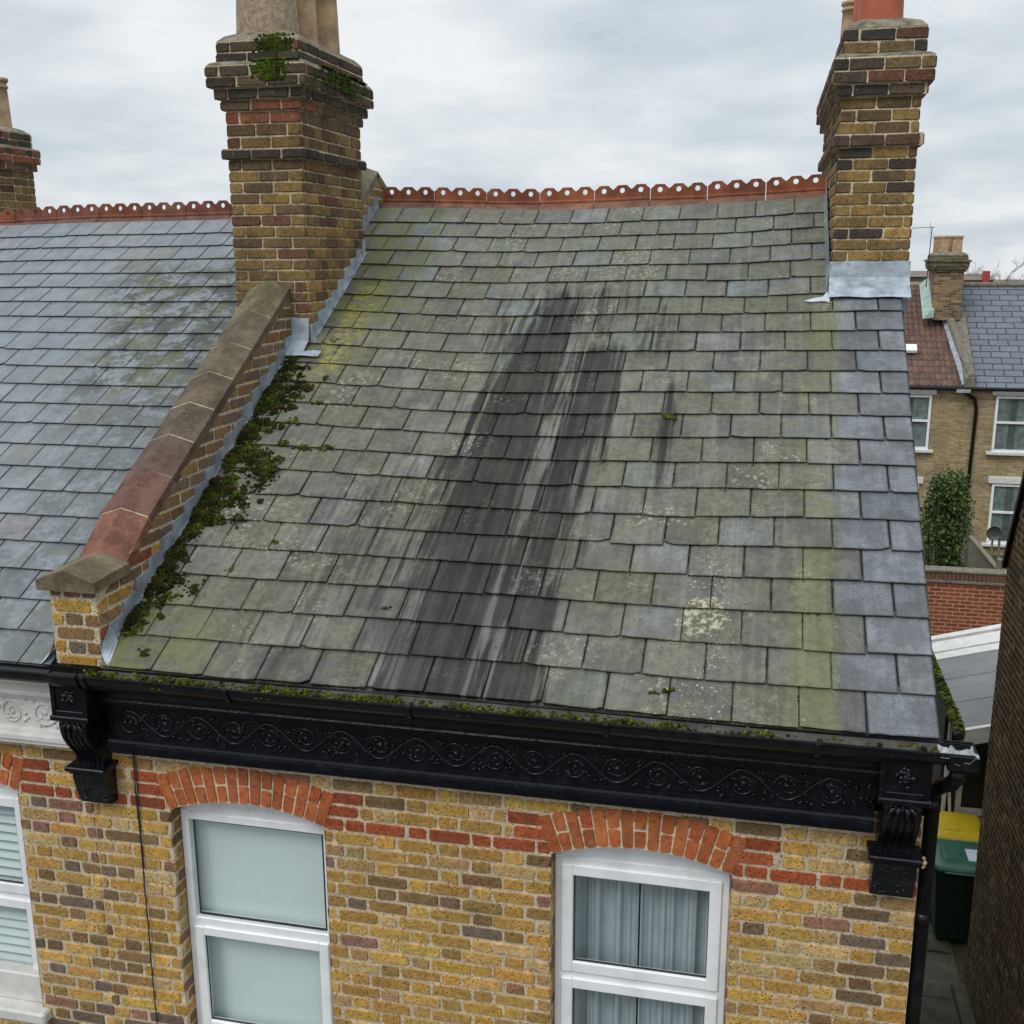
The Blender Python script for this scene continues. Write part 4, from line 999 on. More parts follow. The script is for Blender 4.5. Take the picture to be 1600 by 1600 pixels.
def gutter_run(parent, xa, xb, y, z, name='gutter', r=.058, mt=GUTTER, ends=True, dz=0):
    mb = MB(); prof = []
    sec = [(-.058, .0), (-.062, .004), (-.064, -.004), (-.060, -.02), (-.050, -.045), (-.034, -.064), (-.01, -.074), (.015, -.072), (.04, -.058), (.054, -.035), (.058, 0), (.053, 0), (.048, -.033), (.036, -.053), (.012, -.067), (-.01, -.068), (-.03, -.058), (-.045, -.042), (-.054, -.02), (-.055, -.002)]
    n = max(2, int((xb - xa) / .5))
    rings = [[(xa + (xb - xa) * i / n, y + p[0], z + p[1] + dz * i / n + .0025 * math.sin(i * 1.9)) for p in sec] for i in range(n + 1)]
    mb.loft(rings, (1, 1, 1), True)
    return make(name, mb, mt, parent)
GY, GZZ = -.208, .892
gh = gutter_run(house, -4.16, .135, GY, GZZ); gl = gutter_run(left, -8.5, -4.17, GY, GZZ - .004)
def gbracket(parent, x, w=.012, e=.005, nm='gutter_bracket'):
    mb = MB(); sec = [(-.066, .006), (-.070, -.004), (-.066, -.022), (-.054, -.050), (-.036, -.070), (-.01, -.080), (.018, -.078)]
    o_ = [(p[0] * (1 + e * 8), p[1] * 1.06 - .001) for p in sec]; i_ = [(p[0] * .93, p[1] * .95) for p in sec][::-1]
    mb.loft([[(xx, GY + p[0], GZZ + p[1]) for p in o_ + i_] for xx in (x - w, x + w)]); make(nm, mb, GUTTER, parent)
for x in (-3.28, -2.35, -1.42, -.50): gbracket(gh, x)
for x, w in ((-4.13, .035), (-4.06, .012)): gbracket(gh, x, w, .008, 'gutter_union')
gbracket(gl, -4.20, .05, .010, 'gutter_union'); gbracket(gl, -5.2)
# gutter end box
mb = MB(); mb.bbox(.03, .152, -.275, -.135, .818, .832, .005); mb.bbox(.146, .154, -.275, -.135, .822, .888, .003); mb.bbox(.03, .148, -.277, -.270, .822, .890, .003); mb.bbox(.03, .148, -.142, -.136, .822, .90, .003)
make('gutter_outlet', mb, GUTTER, gh)
# cement bed under the eaves slates (pale edge seen above the gutter)
mb = MB(); n = 60
for i in range(n):
    xa, xb = -4.02 + 4.03 * i / n, -4.02 + 4.03 * (i + 1) / n
    k0 = .5 + .5 * math.sin(xa * 3.1); mb.quad((xa, -.205, .862), (xb, -.205, .862), (xb, -.128, roof_z(xb, -.128) - .012), (xa, -.128, roof_z(xa, -.128) - .012), (.9, .9, .9))
make('eaves_board', mb, mat_plain('dirty_eaves_board', (.055, .052, .048), .8, .4, 9, .6, 30, dark=(.02, .018, .015), dsc=6, damt=.8), house)
mb = MB(); mb.quad((-8.4, -.205, .855), (-4.32, -.205, .855), (-4.32, -.125, roof_z(-4.5, -.125) - .012), (-8.4, -.125, roof_z(-8, -.125) - .012)); make('eaves_board', mb, RUBBER, left)
# verge board on the gable
mb = MB(); mb.loft([[tuple(rp3(.012 + .02 * s_ + a, s_, b)) for a, b in ((-.02, -.015), (-.004, -.015), (-.004, -.06), (-.02, -.06))] for s_ in (0, 1, 2, 3, 4, 4.9)]); make('verge_board', mb, RUBBER, house)
# downpipe
mb = MB(); px, py = .040, .045
mb.tube([(.085, -.205, .80), (.085, -.20, .76), (.075, -.16, .71), (.055, -.03, .63), (px, py, .56), (px, py, .4), (px, py, GZ + .1)], .034, 16)
for z in (.50, -.08, -1.9, -3.7): mb.tube([(px, py, z - .03), (px, py, z + .03)], .037, 16)
dp = make('downpipe', mb, GUTTER, house, True)
dp['label'] = 'black downpipe running down the right corner'
# gutter debris moss + plants
mm = MB(); rm = random.Random(77)
for i in range(2600):
    x = rm.uniform(-4.0, .0); dens = .5 + .5 * math.sin(x * 5.1 + 1) * math.sin(x * 1.7 + 2.0)
    if rm.random() > (.25 + .75 * dens) * (1.0 if x < -1.2 else .45): continue
    yy = rm.uniform(-.255, -.165); mm.blob((x, yy, .858 + (yy + .25) * .15 + rm.uniform(-.004, .012)), rm.uniform(.004, .014), rm.choice([(1, 1, 1), (.6, .55, .6), (1.3, 1.4, 1), (.9, .6, .7), (2.2, 1.6, 2.4)]), 6, rm, .8)
for (cx, n) in ((-3.99, 50), (-3.62, 26), (-3.5, 20), (-3.10, 22), (-2.95, 28), (-2.62, 18), (-2.45, 24), (-2.08, 16), (-1.8, 20), (-1.36, 12), (-1.15, 14), (-.75, 8)):
    for j in range(n * 3):
        x = rm.gauss(cx, .042); mm.blob((x, -.22 + rm.gauss(0, .018), .872 + rm.uniform(0, .028)), rm.uniform(.003, .009), rm.choice([(1.7, 1.9, 1.1), (1.2, 1.4, .8), (2.3, 2.5, 1.2), (.6, .6, .5)]), 5, rm, 1.1)
tag(make('moss', mm, MOSS, None, True), 'moss and small plants growing in the black gutter along the eaves', 'moss', kind='stuff')
mm = MB(); nrm = Vector((0, -SA, CA))
def mblob(x, y, r, f=.7, c=None): s_ = (y - EY) / CA; p = rp3(x, s_, .012); mm.blob(p, r, c or tuple(q * rm.uniform(.55, 1.25) for q in (1, 1, .9)), 6, rm, f, nrm)
MC = [(.62, .66, .5), (.8, .8, .68), (.5, .5, .45), (1.1, 1.25, .7), (.8, .62, .5), (.6, .65, .4)]
for i in range(330):
    y = rm.triangular(-.0, 2.30, 1.35) if rm.random() < .65 else rm.uniform(.05, 2.3)
    wdt = .13 + .07 * math.sin(y * 7.0) + .09 * math.exp(-((y - 1.3) / .5) ** 2)
    if y < .35: wdt *= .5
    x = -4.02 + min(abs(rm.gauss(0, wdt * .62)), .42); big_ = rm.uniform(.014, .036); cc = rm.choice(MC)
    if rm.random() < .25 and math.sin(y * 13 + x * 9) < -.1: continue
    for j in range(rm.randint(14, 34)):
        dx_, dy_ = rm.gauss(0, big_ * .8), rm.gauss(0, big_ * .7); h_ = max(0, 1 - math.hypot(dx_, dy_) / (big_ * 1.6)) * big_ * .75
        q_ = rp3(max(x + dx_, -4.028), (y + dy_ - EY) / CA, .010 + h_); mm.blob(q_, rm.uniform(.0045, .0115), tuple(a * rm.uniform(.65, 1.15) for a in cc), 6, rm, 1.0, nrm)
clumps = [(-3.98, 2.2, 18), (-4.0, 2.09, 30), (-3.72, 1.67, 22), (-3.70, 1.47, 26), (-3.56, 1.45, 18), (-3.42, 1.46, 16), (-3.78, 1.9, 20), (-3.92, .88, 16), (-3.62, 1.85, 9), (-3.86, .30, 18), (-3.83, -.06, 10), (-3.75, .86, 7), (-1.345, 1.83, 16), (-1.19, -.04, 7), (-3.80, 1.25, 14), (-3.60, .5, 6), (-3.45, .70, 5), (-2.65, .31, 4), (-3.75, 2.5, 5), (-3.92, 2.36, 12)]
for (cx, cy, n) in clumps:
    for j in range(n): mblob(rm.gauss(cx, .025), rm.gauss(cy, .012), rm.uniform(.006, .016), .8, (1.3, 1.5, .9) if rm.random() < .4 else None)
for (nm_, x, s_) in JOINTS:     # dirt and moss packed into the joints
    if nm_ != 'roof' or x > -.3 or x < -4.0: continue
    if rm.random() < .55:
        for j in range(rm.randint(2, 9)): mm.blob(rp3(x + rm.gauss(0, .0022), s_ + rm.gauss(0, .03), .011), rm.uniform(.002, .0055), rm.choice([(.35, .35, .3), (.6, .6, .5), (.25, .22, .2), (.9, 1.0, .6)]), 5, rm, .7, nrm)
for i in range(900):     # crumbs lodged along the slate joints
    k = rm.randint(0, 17); x = rm.uniform(-3.95, -.4); y = EY + k * .2285 * CA + rm.gauss(0, .003)
    if math.sin(x * 4 + k) > .2: mblob(x, y, rm.uniform(.002, .006), .8, rm.choice([(.35, .35, .3), (.6, .7, .5), (.2, .2, .18)]))
tag(make('moss', mm, MOSS, None, True), 'thick dark green moss on the slates beside the parapet and its coping', 'moss', kind='stuff')

mm = MB(); F_ = Vector((0, -1, 0)); R1 = Vector((1, 0, 0)); U_ = Vector((0, 0, 1))
for i in range(1500):
    x = rm.gauss(-4.17, .055); z = rm.uniform(4.10, 4.40); 
    if z > 4.215: mm.blob((x, 2.632 if z < 4.37 else 2.66, z), rm.uniform(.004, .012), rm.choice([(.8, 1.0, .6), (.5, .6, .4), (1.1, 1.4, .6)]), 6, rm, .3, F_)
    elif rm.random() < .7: mm.blob((x, 2.566, z), rm.uniform(.004, .012), rm.choice([(.8, 1.0, .6), (.5, .6, .4), (1.1, 1.4, .6)]), 6, rm, .3, F_)
    if i % 2: mm.blob((x, rm.uniform(2.585, 2.625), 4.226 + rm.uniform(-.004, .008)), rm.uniform(.01, .02), (1, 1.3, .7), 6, rm, .5, U_)
for i in range(500):
    y = rm.uniform(2.9, 3.75); mm.blob((rm.uniform(-3.985, -3.93), y, 4.222 + rm.uniform(-.004, .012)), rm.uniform(.008, .02), rm.choice([(1, 1.2, .6), (1.6, 1.9, .8), (.6, .7, .4)]), 6, rm, .5, U_)
    if rm.random() < .5: mm.blob((-3.916, rm.gauss(3.2, .2), rm.uniform(4.10, 4.21)), rm.uniform(.006, .016), rm.choice([(1, 1.2, .6), (.6, .7, .4)]), 6, rm, .2, R1)
mm.v = [(p[0] + .098, p[1] - .212, p[2] - .022) for p in mm.v]
tag(make('moss', mm, MOSS, None, True), 'green moss growing on the cap of the left chimney stack', 'moss', kind='stuff')

# ------------------------------------------------------------------ things in windows, cable, loose sheet
mb = MB(); a, b, _ = JW[0]; mb.bbox(a + .02, b - .02, .185, .195, WB + .03, .02, .003); mb.tube([(a + .03, .19, -.01), (b - .03, .19, -.01)], .02, 10)
tag(make('roller_blind', mb, FROST), 'pale green-white roller blind pulled right down inside the left window', 'blind')
def curtain(x0, x1, sd_, lab):
    mb = MB(); rg = random.Random(sd_); n = 90; rows = [WB + .05, -1.0, -.6, -.3, .0]; R_ = []
    ph = [rg.uniform(0, 6) for _ in range(3)]
    for z in rows:
        R_.append([(x0 + (x1 - x0) * i / n, .225 + .026 * math.sin(i * .24 + ph[0] + .2 * math.sin(z * 3)) + .010 * math.sin(i * .53 + ph[1]) + .004 * math.sin(i * 1.3 + ph[2]), z) for i in range(n + 1)])
    mb.loft(R_, (1, 1, 1), False, False); o = make('net_curtain', mb, CURT, None, True); tag(o, lab, 'curtain', 'net curtains in the right window')
a, b, _ = JW[1]; curtain(a + .02, (a + b) / 2 - .018, 4, 'left-hand grey net curtain in the right window'); curtain((a + b) / 2 - .008, b - .02, 6, 'right-hand grey net curtain in the right window')
mb = MB(); a, b, _ = JW[2]
for k in range(22):
    z = -.06 - k * .0575; mb.loft([[(x, .155, z - .022), (x, .200, z + .024), (x, .203, z + .021), (x, .158, z - .025)] for x in (a + .05, b - .05)])
for x in (b - .16, b - .6): mb.box(x - .004, x + .004, .150, .154, WB + .05, -.03)
mb.box(a + .02, a + .05, .15, .2, WB + .03, 0); mb.box(b - .052, b - .02, .15, .2, WB + .03, 0)
tag(make('slatted_blind', mb, SLATS), 'pale blue-white slatted blind in the window of the house on the left', 'blind')
mb = MB(); rg = random.Random(2); pts = [(-3.985 + rg.uniform(-.003, .003), -.014, .40 - i * .12) for i in range(46)]
mb.tube(pts, .0035, 6); mb.tube([(p[0] + .008 + .003 * math.sin(i), p[1], p[2]) for i, p in enumerate(pts[:7])], .003, 6)
tag(make('cable', mb, RUBBER), 'thin black cable hanging down the brickwork left of the frosted window', 'cable')
mb = MB(); rg = random.Random(12); nx_, ny_ = 9, 6; V_ = []
for j in range(ny_):
    for i in range(nx_): V_.append((.0 + .150 * i / (nx_ - 1), -.278 + .14 * j / (ny_ - 1), .868 + rg.uniform(-.02, .024) + (.0 if 0 < i < nx_ - 1 else .01)))
mb.add(V_, [(j * nx_ + i, j * nx_ + i + 1, (j + 1) * nx_ + i + 1, (j + 1) * nx_ + i) for j in range(ny_ - 1) for i in range(nx_ - 1)])
tag(make('plastic_sheet', mb, SHEET), 'crumpled clear plastic stuffed in the right end of the gutter', 'plastic sheet')

# ------------------------------------------------------------------ far left chimney (house beyond)
fl = empty('chimney_stack', (-8.8, 5.4, GZ)); tag(fl, 'brick chimney with one buff pot behind the ridge at the far left', 'chimney')
mb = MB(); cs = courses(2.6, 3.82, .0755, 0) + [(3.82, .072, .03), (3.892, .074, .06), (3.966, .07, .062), (4.05, .075, .01), (4.125, .075, .01)]
stack(mb, -9.15, -8.46, 4.85, 5.90, cs, pal_ch(3.95, 9), seed=61); mb.box(-9.1, -8.5, 4.9, 5.85, GZ, 2.6, (.3, .2, .1)); make('stack', mb, CBRICK, fl)
mb = MB(); frust(mb, -9.21, -8.40, 4.79, 5.96, 4.037, .05, .02, 7); frust(mb, -9.15, -8.46, 4.85, 5.90, 4.20, .16, .07, 8); make('flaunching', mb, FLAUNCH, fl)
pot_round(fl, -8.67, 5.72, 4.24, .115, .50, POTB)

# ------------------------------------------------------------------ dark brick neighbour over the alley
nb = empty('brick_house', (4.2, 3, GZ)); tag(nb, 'dark brown brick house side wall closing the alley on the right', 'house')
YE = 6.80; XN = 1.75
mb = MB(); sl = 2.05
poly = [(-1.0, GZ), (YE, GZ), (YE, -.10), (YE - .9, -.10 + .9 * sl), (YE - 1.6, 3.2), (-1.0, 3.2)]
mb.add([(XN, p[0], p[1]) for p in poly], [tuple(range(len(poly)))], (.36, .29, .19))
mb.quad((XN, YE, GZ), (6.2, YE, GZ), (6.2, YE, -.10), (XN, YE, -.10), (.12, .09, .05)); mb.quad((XN, -1, GZ), (6.2, -1, GZ), (6.2, -1, 3.2), (XN, -1, 3.2), (.2, .14, .08))
nr = random.Random(91)
DK = [(.11, .078, .045), (.09, .066, .042), (.14, .098, .055), (.075, .058, .04), (.165, .11, .058), (.12, .07, .042)]
lay_wall(mb, Plane((XN, 0, 0), (0, 1, 0), (-1, 0, 0)), 2.2, YE, GZ, 2.4, lambda u, z, L: jit(nr.choice(DK), .2, nr), clips=[(sl, 1, -.10 + sl * YE)], h=.002, joint=.012, rng=nr)
make('side_wall', mb, DBRICK, nb)
mb = MB(); P0 = Vector((0, YE + .035, -.20)); P1 = Vector((0, YE - .9, -.09 + .9 * sl + .0)); P2 = Vector((0, 2, 6))
for x0_, x1_, o_ in ((XN - .075, XN + .2, 0.0),):
    d_ = (P1 - P0).normalized(); n_ = Vector((0, d_.z, -d_.y)) * 1
    sec = [(XN - .045, -.02), (XN + .25, -.02), (XN + .25, .04), (XN - .045, .04)]
    mb.loft([[tuple(Vector((q[0], P.y, P.z)) + n_ * q[1]) for q in sec] for P in (P0, P1)])
make('verge_board', mb, GUTTER, nb)
mb = MB(); mb.quad((XN, YE + .08, -.10), (6.2, YE + .08, -.10), (6.2, YE - .9, 1.9), (XN, YE - .9, 1.9)); mb.quad((XN, YE - .9, 1.9), (6.2, YE - .9, 1.9), (6.2, YE - 1.6, 3.2), (XN, YE - 1.6, 3.2)); mb.quad((XN, YE - 1.6, 3.2), (6.2, YE - 1.6, 3.2), (6.2, -1, 3.2), (XN, -1, 3.2)); make('roof', mb, FARSL, nb)

# ------------------------------------------------------------------ lean-to behind, with its glazing
lt = empty('lean_to', (2.6, 9.6, GZ)); tag(lt, 'low lean-to with grey felt roof, white edge strips and mossy gutter', 'extension')
rz = lambda x: -2.50 + .28 * (x - 1.75)
mb = MB(); x0_, x1_ = 1.735, 3.4
def slab(mb, ya, yb, h0, h1, col=(1, 1, 1), xa=x0_, xb=x1_):
    mb.loft([[(xa, ya, rz(xa) + h0), (xb, ya, rz(xb) + h0), (xb, ya, rz(xb) + h1), (xa, ya, rz(xa) + h1)], [(xa + .1 * (yb - 8) / 2.2 * 0, yb, rz(xa) + h0), (xb, yb, rz(xb) + h0), (xb, yb, rz(xb) + h1), (xa, yb, rz(xa) + h1)]], col)
slab(mb, 8.0, 8.75, -.03, 0, (.95, .95, .95)); slab(mb, 8.75, 9.5, -.03, .006, (1.05, 1.05, 1.05)); slab(mb, 9.5, 10.2, -.03, .012, (1, 1, 1)); make('felt_roof', mb, mat_plain('grey_mineral_felt', (.19, .195, .195), .85, .12, 4, .3, 150, tint=True, dark=(.09, .09, .09), dsc=2, damt=.4), lt)
mb = MB(); slab(mb, 10.2, 10.42, -.03, .03); slab(mb, 10.42, 10.47, -.03, .0, (.3, .3, .3)); slab(mb, 10.47, 10.85, -.03, .035); slab(mb, 10.85, 10.90, -.03, .0); slab(mb, 10.90, 11.05, -.03, .06); make('edge_strip', mb, WHITE, lt)
mb = MB(); slab(mb, 7.93, 7.998, -.20, .0); make('fascia', mb, WHITE, lt)
mb = MB(); mb.tube([(1.66, 7.85, -2.56), (1.68, 11.1, -2.54)], .05, 10); make('gutter', mb, RUBBER, lt)
mm = MB()
for i in range(500):
    y = rm.uniform(7.9, 11); mm.blob((1.675 + rm.uniform(-.05, .06), y, -2.525 + rm.uniform(0, .03)), rm.uniform(.012, .035), rm.choice([(.8, 1.0, .6), (1.4, 1.7, .7), (.4, .45, .3), (1.8, 1.8, 1.3), (.3, .3, .3)]), 6, rm, .5)
tag(make('moss', mm, MOSS, None, True), 'bright green moss filling the low lean-to gutter down the alley', 'moss', kind='stuff')
mb = MB(); mb.quad((1.70, 9.02, GZ), (3.4, 9.02, GZ), (3.4, 9.02, -2.2), (1.70, 9.02, -2.56)); mb.quad((1.70, 9.02, GZ), (1.70, 11, GZ), (1.70, 11, -2.56), (1.70, 9.02, -2.56)); make('wall', mb, mat_plain('dark_render', (.03, .027, .025), .9, .2), lt)
mb = MB()
for a_, b_, c_, d_ in ((1.90, 1.965, -4.10, -2.6), (1.965, 2.6, -4.10, -4.02), (1.74, 1.78, -4.15, -2.7), (1.78, 1.90, -4.17, -4.12), (2.4, 2.46, -4.02, -2.6)): mb.bbox(a_, b_, 8.93, 8.99, c_, d_, .004)
mb.tube([(1.76, 8.9, -3.3), (1.84, 8.88, -4.15)], .018, 6); make('door_frame', mb, WHITE, lt)
mb = MB(); mb.bbox(2.0, 2.7, 8.9, 9.0, -4.3, -4.12, .005); mb.box(1.70, 3.4, 8.97, 9.01, GZ, -4.3); make('brick_plinth', mb, SIDEB, lt)

# ------------------------------------------------------------------ wheelie bins
def bin_(cx, cy, lidm, bodym, lab, sticker):
    r_o = empty('wheelie_bin', (cx, cy, GZ)); tag(r_o, lab, 'bin')
    mb = MB(); rings = []
    for z, hx, hy in ((GZ + .04, .20, .23), (GZ + .08, .215, .245), (GZ + .95, .285, .325), (GZ + .98, .305, .345), (GZ + 1.01, .305, .345)):
        c = .045; rings.append([(cx + a * hx, cy + b * hy, z) for a, b in ((-1 + c * 3, -1), (1 - c * 3, -1), (1, -1 + c * 3), (1, 1 - c * 3), (1 - c * 3, 1), (-1 + c * 3, 1), (-1, 1 - c * 3), (-1, -1 + c * 3))])
    mb.loft(rings); make('body', mb, bodym, r_o)
    mb = MB(); rings = []
    for z, hx, hy in ((1.0, .315, .355), (1.035, .318, .360), (1.06, .300, .340), (1.085, .25, .28), (1.09, .22, .25)):
        c = .14; rings.append([(cx + a * hx, cy + b * hy, GZ + z) for a, b in ((-1 + c, -1), (1 - c, -1), (1, -1 + c), (1, 1 - c), (1 - c, 1), (-1 + c, 1), (-1, 1 - c), (-1, -1 + c))])
    mb.loft(rings); mb.tube([(cx - .2, cy - .37, GZ + 1.01), (cx + .2, cy - .37, GZ + 1.01)], .014, 8); mb.bbox(cx - .18, cx + .02, cy - .2, cy + .14, GZ + 1.086, GZ + 1.10, .006); make('lid', mb, lidm, r_o)
    mb = MB(); mb.tube([(cx - .27, cy + .37, GZ + .96), (cx + .27, cy + .37, GZ + .96)], .016, 8); make('handle', mb, RUBBER, r_o)
    for s_ in (-1, 1):
        mb = MB(); mb.tube([(cx + s_ * .22 - .02, cy + .24, GZ + .12), (cx + s_ * .22 + .02, cy + .24, GZ + .12)], .10, 16); make('wheel', mb, RUBBER, r_o)
    if sticker: mb = MB(); mb.bbox(cx + .08, cx + .27, cy - .20, cy + .07, GZ + 1.088, GZ + 1.104, .002); make('sticker', mb, STICK, r_o)
bin_(1.765, 7.80, BINLID, BINBODY, 'dark green wheelie bin with a white sticker on its lid', True)
bin_(1.85, 8.52, YLID, RUBBER, 'wheelie bin with a bright yellow lid behind the green one', False)

# ------------------------------------------------------------------ red garden wall, fence, shrub
mb = MB(); mb.box(-.5, 6.0, 16.0, 16.22, -5.9, -3.04); gw = make('garden_wall', mb, GARDB); tag(gw, 'red brick garden wall with tile and stone capping below the shrub', 'wall')
mb = MB(); mb.bbox(-.5, 6.0, 15.98, 16.24, -2.985, -2.84, .004, (.5, .45, .45)); make('brick_capping', mb, mat_bricktex('soldier_course', (.16, .06, .04), (.10, .05, .04), (.2, .14, .1), .075, .3, .01), gw)
mb = MB(); mb.bbox(-.52, 6.02, 15.95, 16.27, -3.04, -2.99, .005); mb.bbox(-.52, 6.02, 15.96, 16.26, -2.84, -2.80, .005); make('stone_band', mb, CONC, gw)
mb = MB(); rg = random.Random(15); mb.box(1.2, 4.6, 14.9, 15.15, -5.8, -4.1, (.3, .2, .15))
for i in range(26): x = 1.3 + i * .125; mb.bbox(x, x + .11, 14.85, 15.2, -4.12 + rg.uniform(-.02, .02) + .02 * i, -4.02 + .02 * i, .006, jit(rg.choice([(.4, .36, .3), (.25, .3, .22), (.3, .2, .15), (.35, .33, .28)]), .1, rg))
tag(make('low_wall', mb, mat_plain('mixed_old_brick', (.55, .55, .55), .9, .3, 5, .5, 30, tint=True)), 'low wall of mixed old bricks between lean-to and red wall', 'wall')
fe = empty('fence', (3.85, 20, -5.6)); tag(fe, 'grey timber and concrete post fence right of the shrub', 'fence')
import_pts = [(3.78, 23.2), (3.86, 20.2), (3.98, 17.4)]
for i in range(2):
    (xa, ya), (xb, yb) = import_pts[i], import_pts[i + 1]; za, zb = -3.05 - .1 * i, -3.1 - .1 * i
    mb = MB(); mb.loft([[(xa, ya, -5.9), (xa + .04, ya, -5.9), (xa + .04, ya, za), (xa, ya, za)], [(xb, yb, -5.9), (xb + .04, yb, -5.9), (xb + .04, yb, zb), (xb, yb, zb)]]); make('panel', mb, TIMBER, fe)
    mb = MB(); mb.loft([[(xa - .03, ya, za), (xa + .07, ya, za), (xa + .07, ya, za + .04), (xa - .03, ya, za + .04)], [(xb - .03, yb, zb), (xb + .07, yb, zb), (xb + .07, yb, zb + .04), (xb - .03, yb, zb + .04)]]); make('capping_rail', mb, TIMBER, fe)
for (x, y) in import_pts: mb = MB(); mb.bbox(x - .07, x + .09, y - .08, y + .08, -5.9, -2.9, .01); make('post', mb, CONC, fe)

def leaves(mb, c, n, spread, size, cols, rg, up=.3):
    for i in range(n):
        p = Vector((rg.gauss(0, spread[0]), rg.gauss(0, spread[1]), rg.gauss(0, spread[2]))) + Vector(c)
        d = Vector((rg.gauss(0, 1), rg.gauss(0, 1), rg.gauss(up, 1))).normalized(); s_ = d.orthogonal().normalized(); s_.rotate(Matrix.Rotation(rg.uniform(0, 6.28), 3, d)); L = size * rg.uniform(.6, 1.4); w = L * .26
        mb.add([p, p + d * L * .5 + s_ * w, p + d * L, p + d * L * .5 - s_ * w], [(0, 1, 2, 3)], jit(rg.choice(cols), .25, rg))
sh = empty('evergreen_shrub', (3.0, 18.1, -5.7)); tag(sh, 'tall dense evergreen shrub behind the red garden wall', 'shrub')
mb = MB(); rg = random.Random(33); stems = []
for i in range(16):
    a_ = rg.uniform(0, 6.28); tip = (3.0 + math.cos(a_) * rg.uniform(.1, .45), 18.15 + math.sin(a_) * rg.uniform(.1, .45), rg.uniform(-2.8, -1.55)); m_ = (3.0 + math.cos(a_) * .15, 18.15 + math.sin(a_) * .15, -4.2)
    mb.tube([(3.0, 18.15, -5.75), m_, tip], [.035, .025, .008], 5); stems.append((m_, tip))
make('stem', mb, TIMBER, sh)
mb = MB(); GC = [(.045, .085, .022), (.06, .11, .028), (.03, .06, .016), (.085, .125, .035), (.10, .12, .04)]
for i in range(330):
    k = rg.random() ** .85; z = -5.0 + 3.5 * k; wd = .60 * (1 - max(0, k - .5) * 1.2) * (.8 + .3 * math.sin(k * 9)); a_ = rg.uniform(0, 6.28); d = wd * math.sqrt(rg.random())
    c = (3.02 + math.cos(a_) * d, 18.15 + math.sin(a_) * d, z + rg.uniform(-.1, .1)); leaves(mb, c, 62, (.09, .09, .11), .07, GC if z > -3 else GC[:3], rg)
for (_, t_) in stems: leaves(mb, t_, 60, (.06, .06, .12), .075, GC[1:], rg, .8)
make('foliage', mb, LEAF, sh)

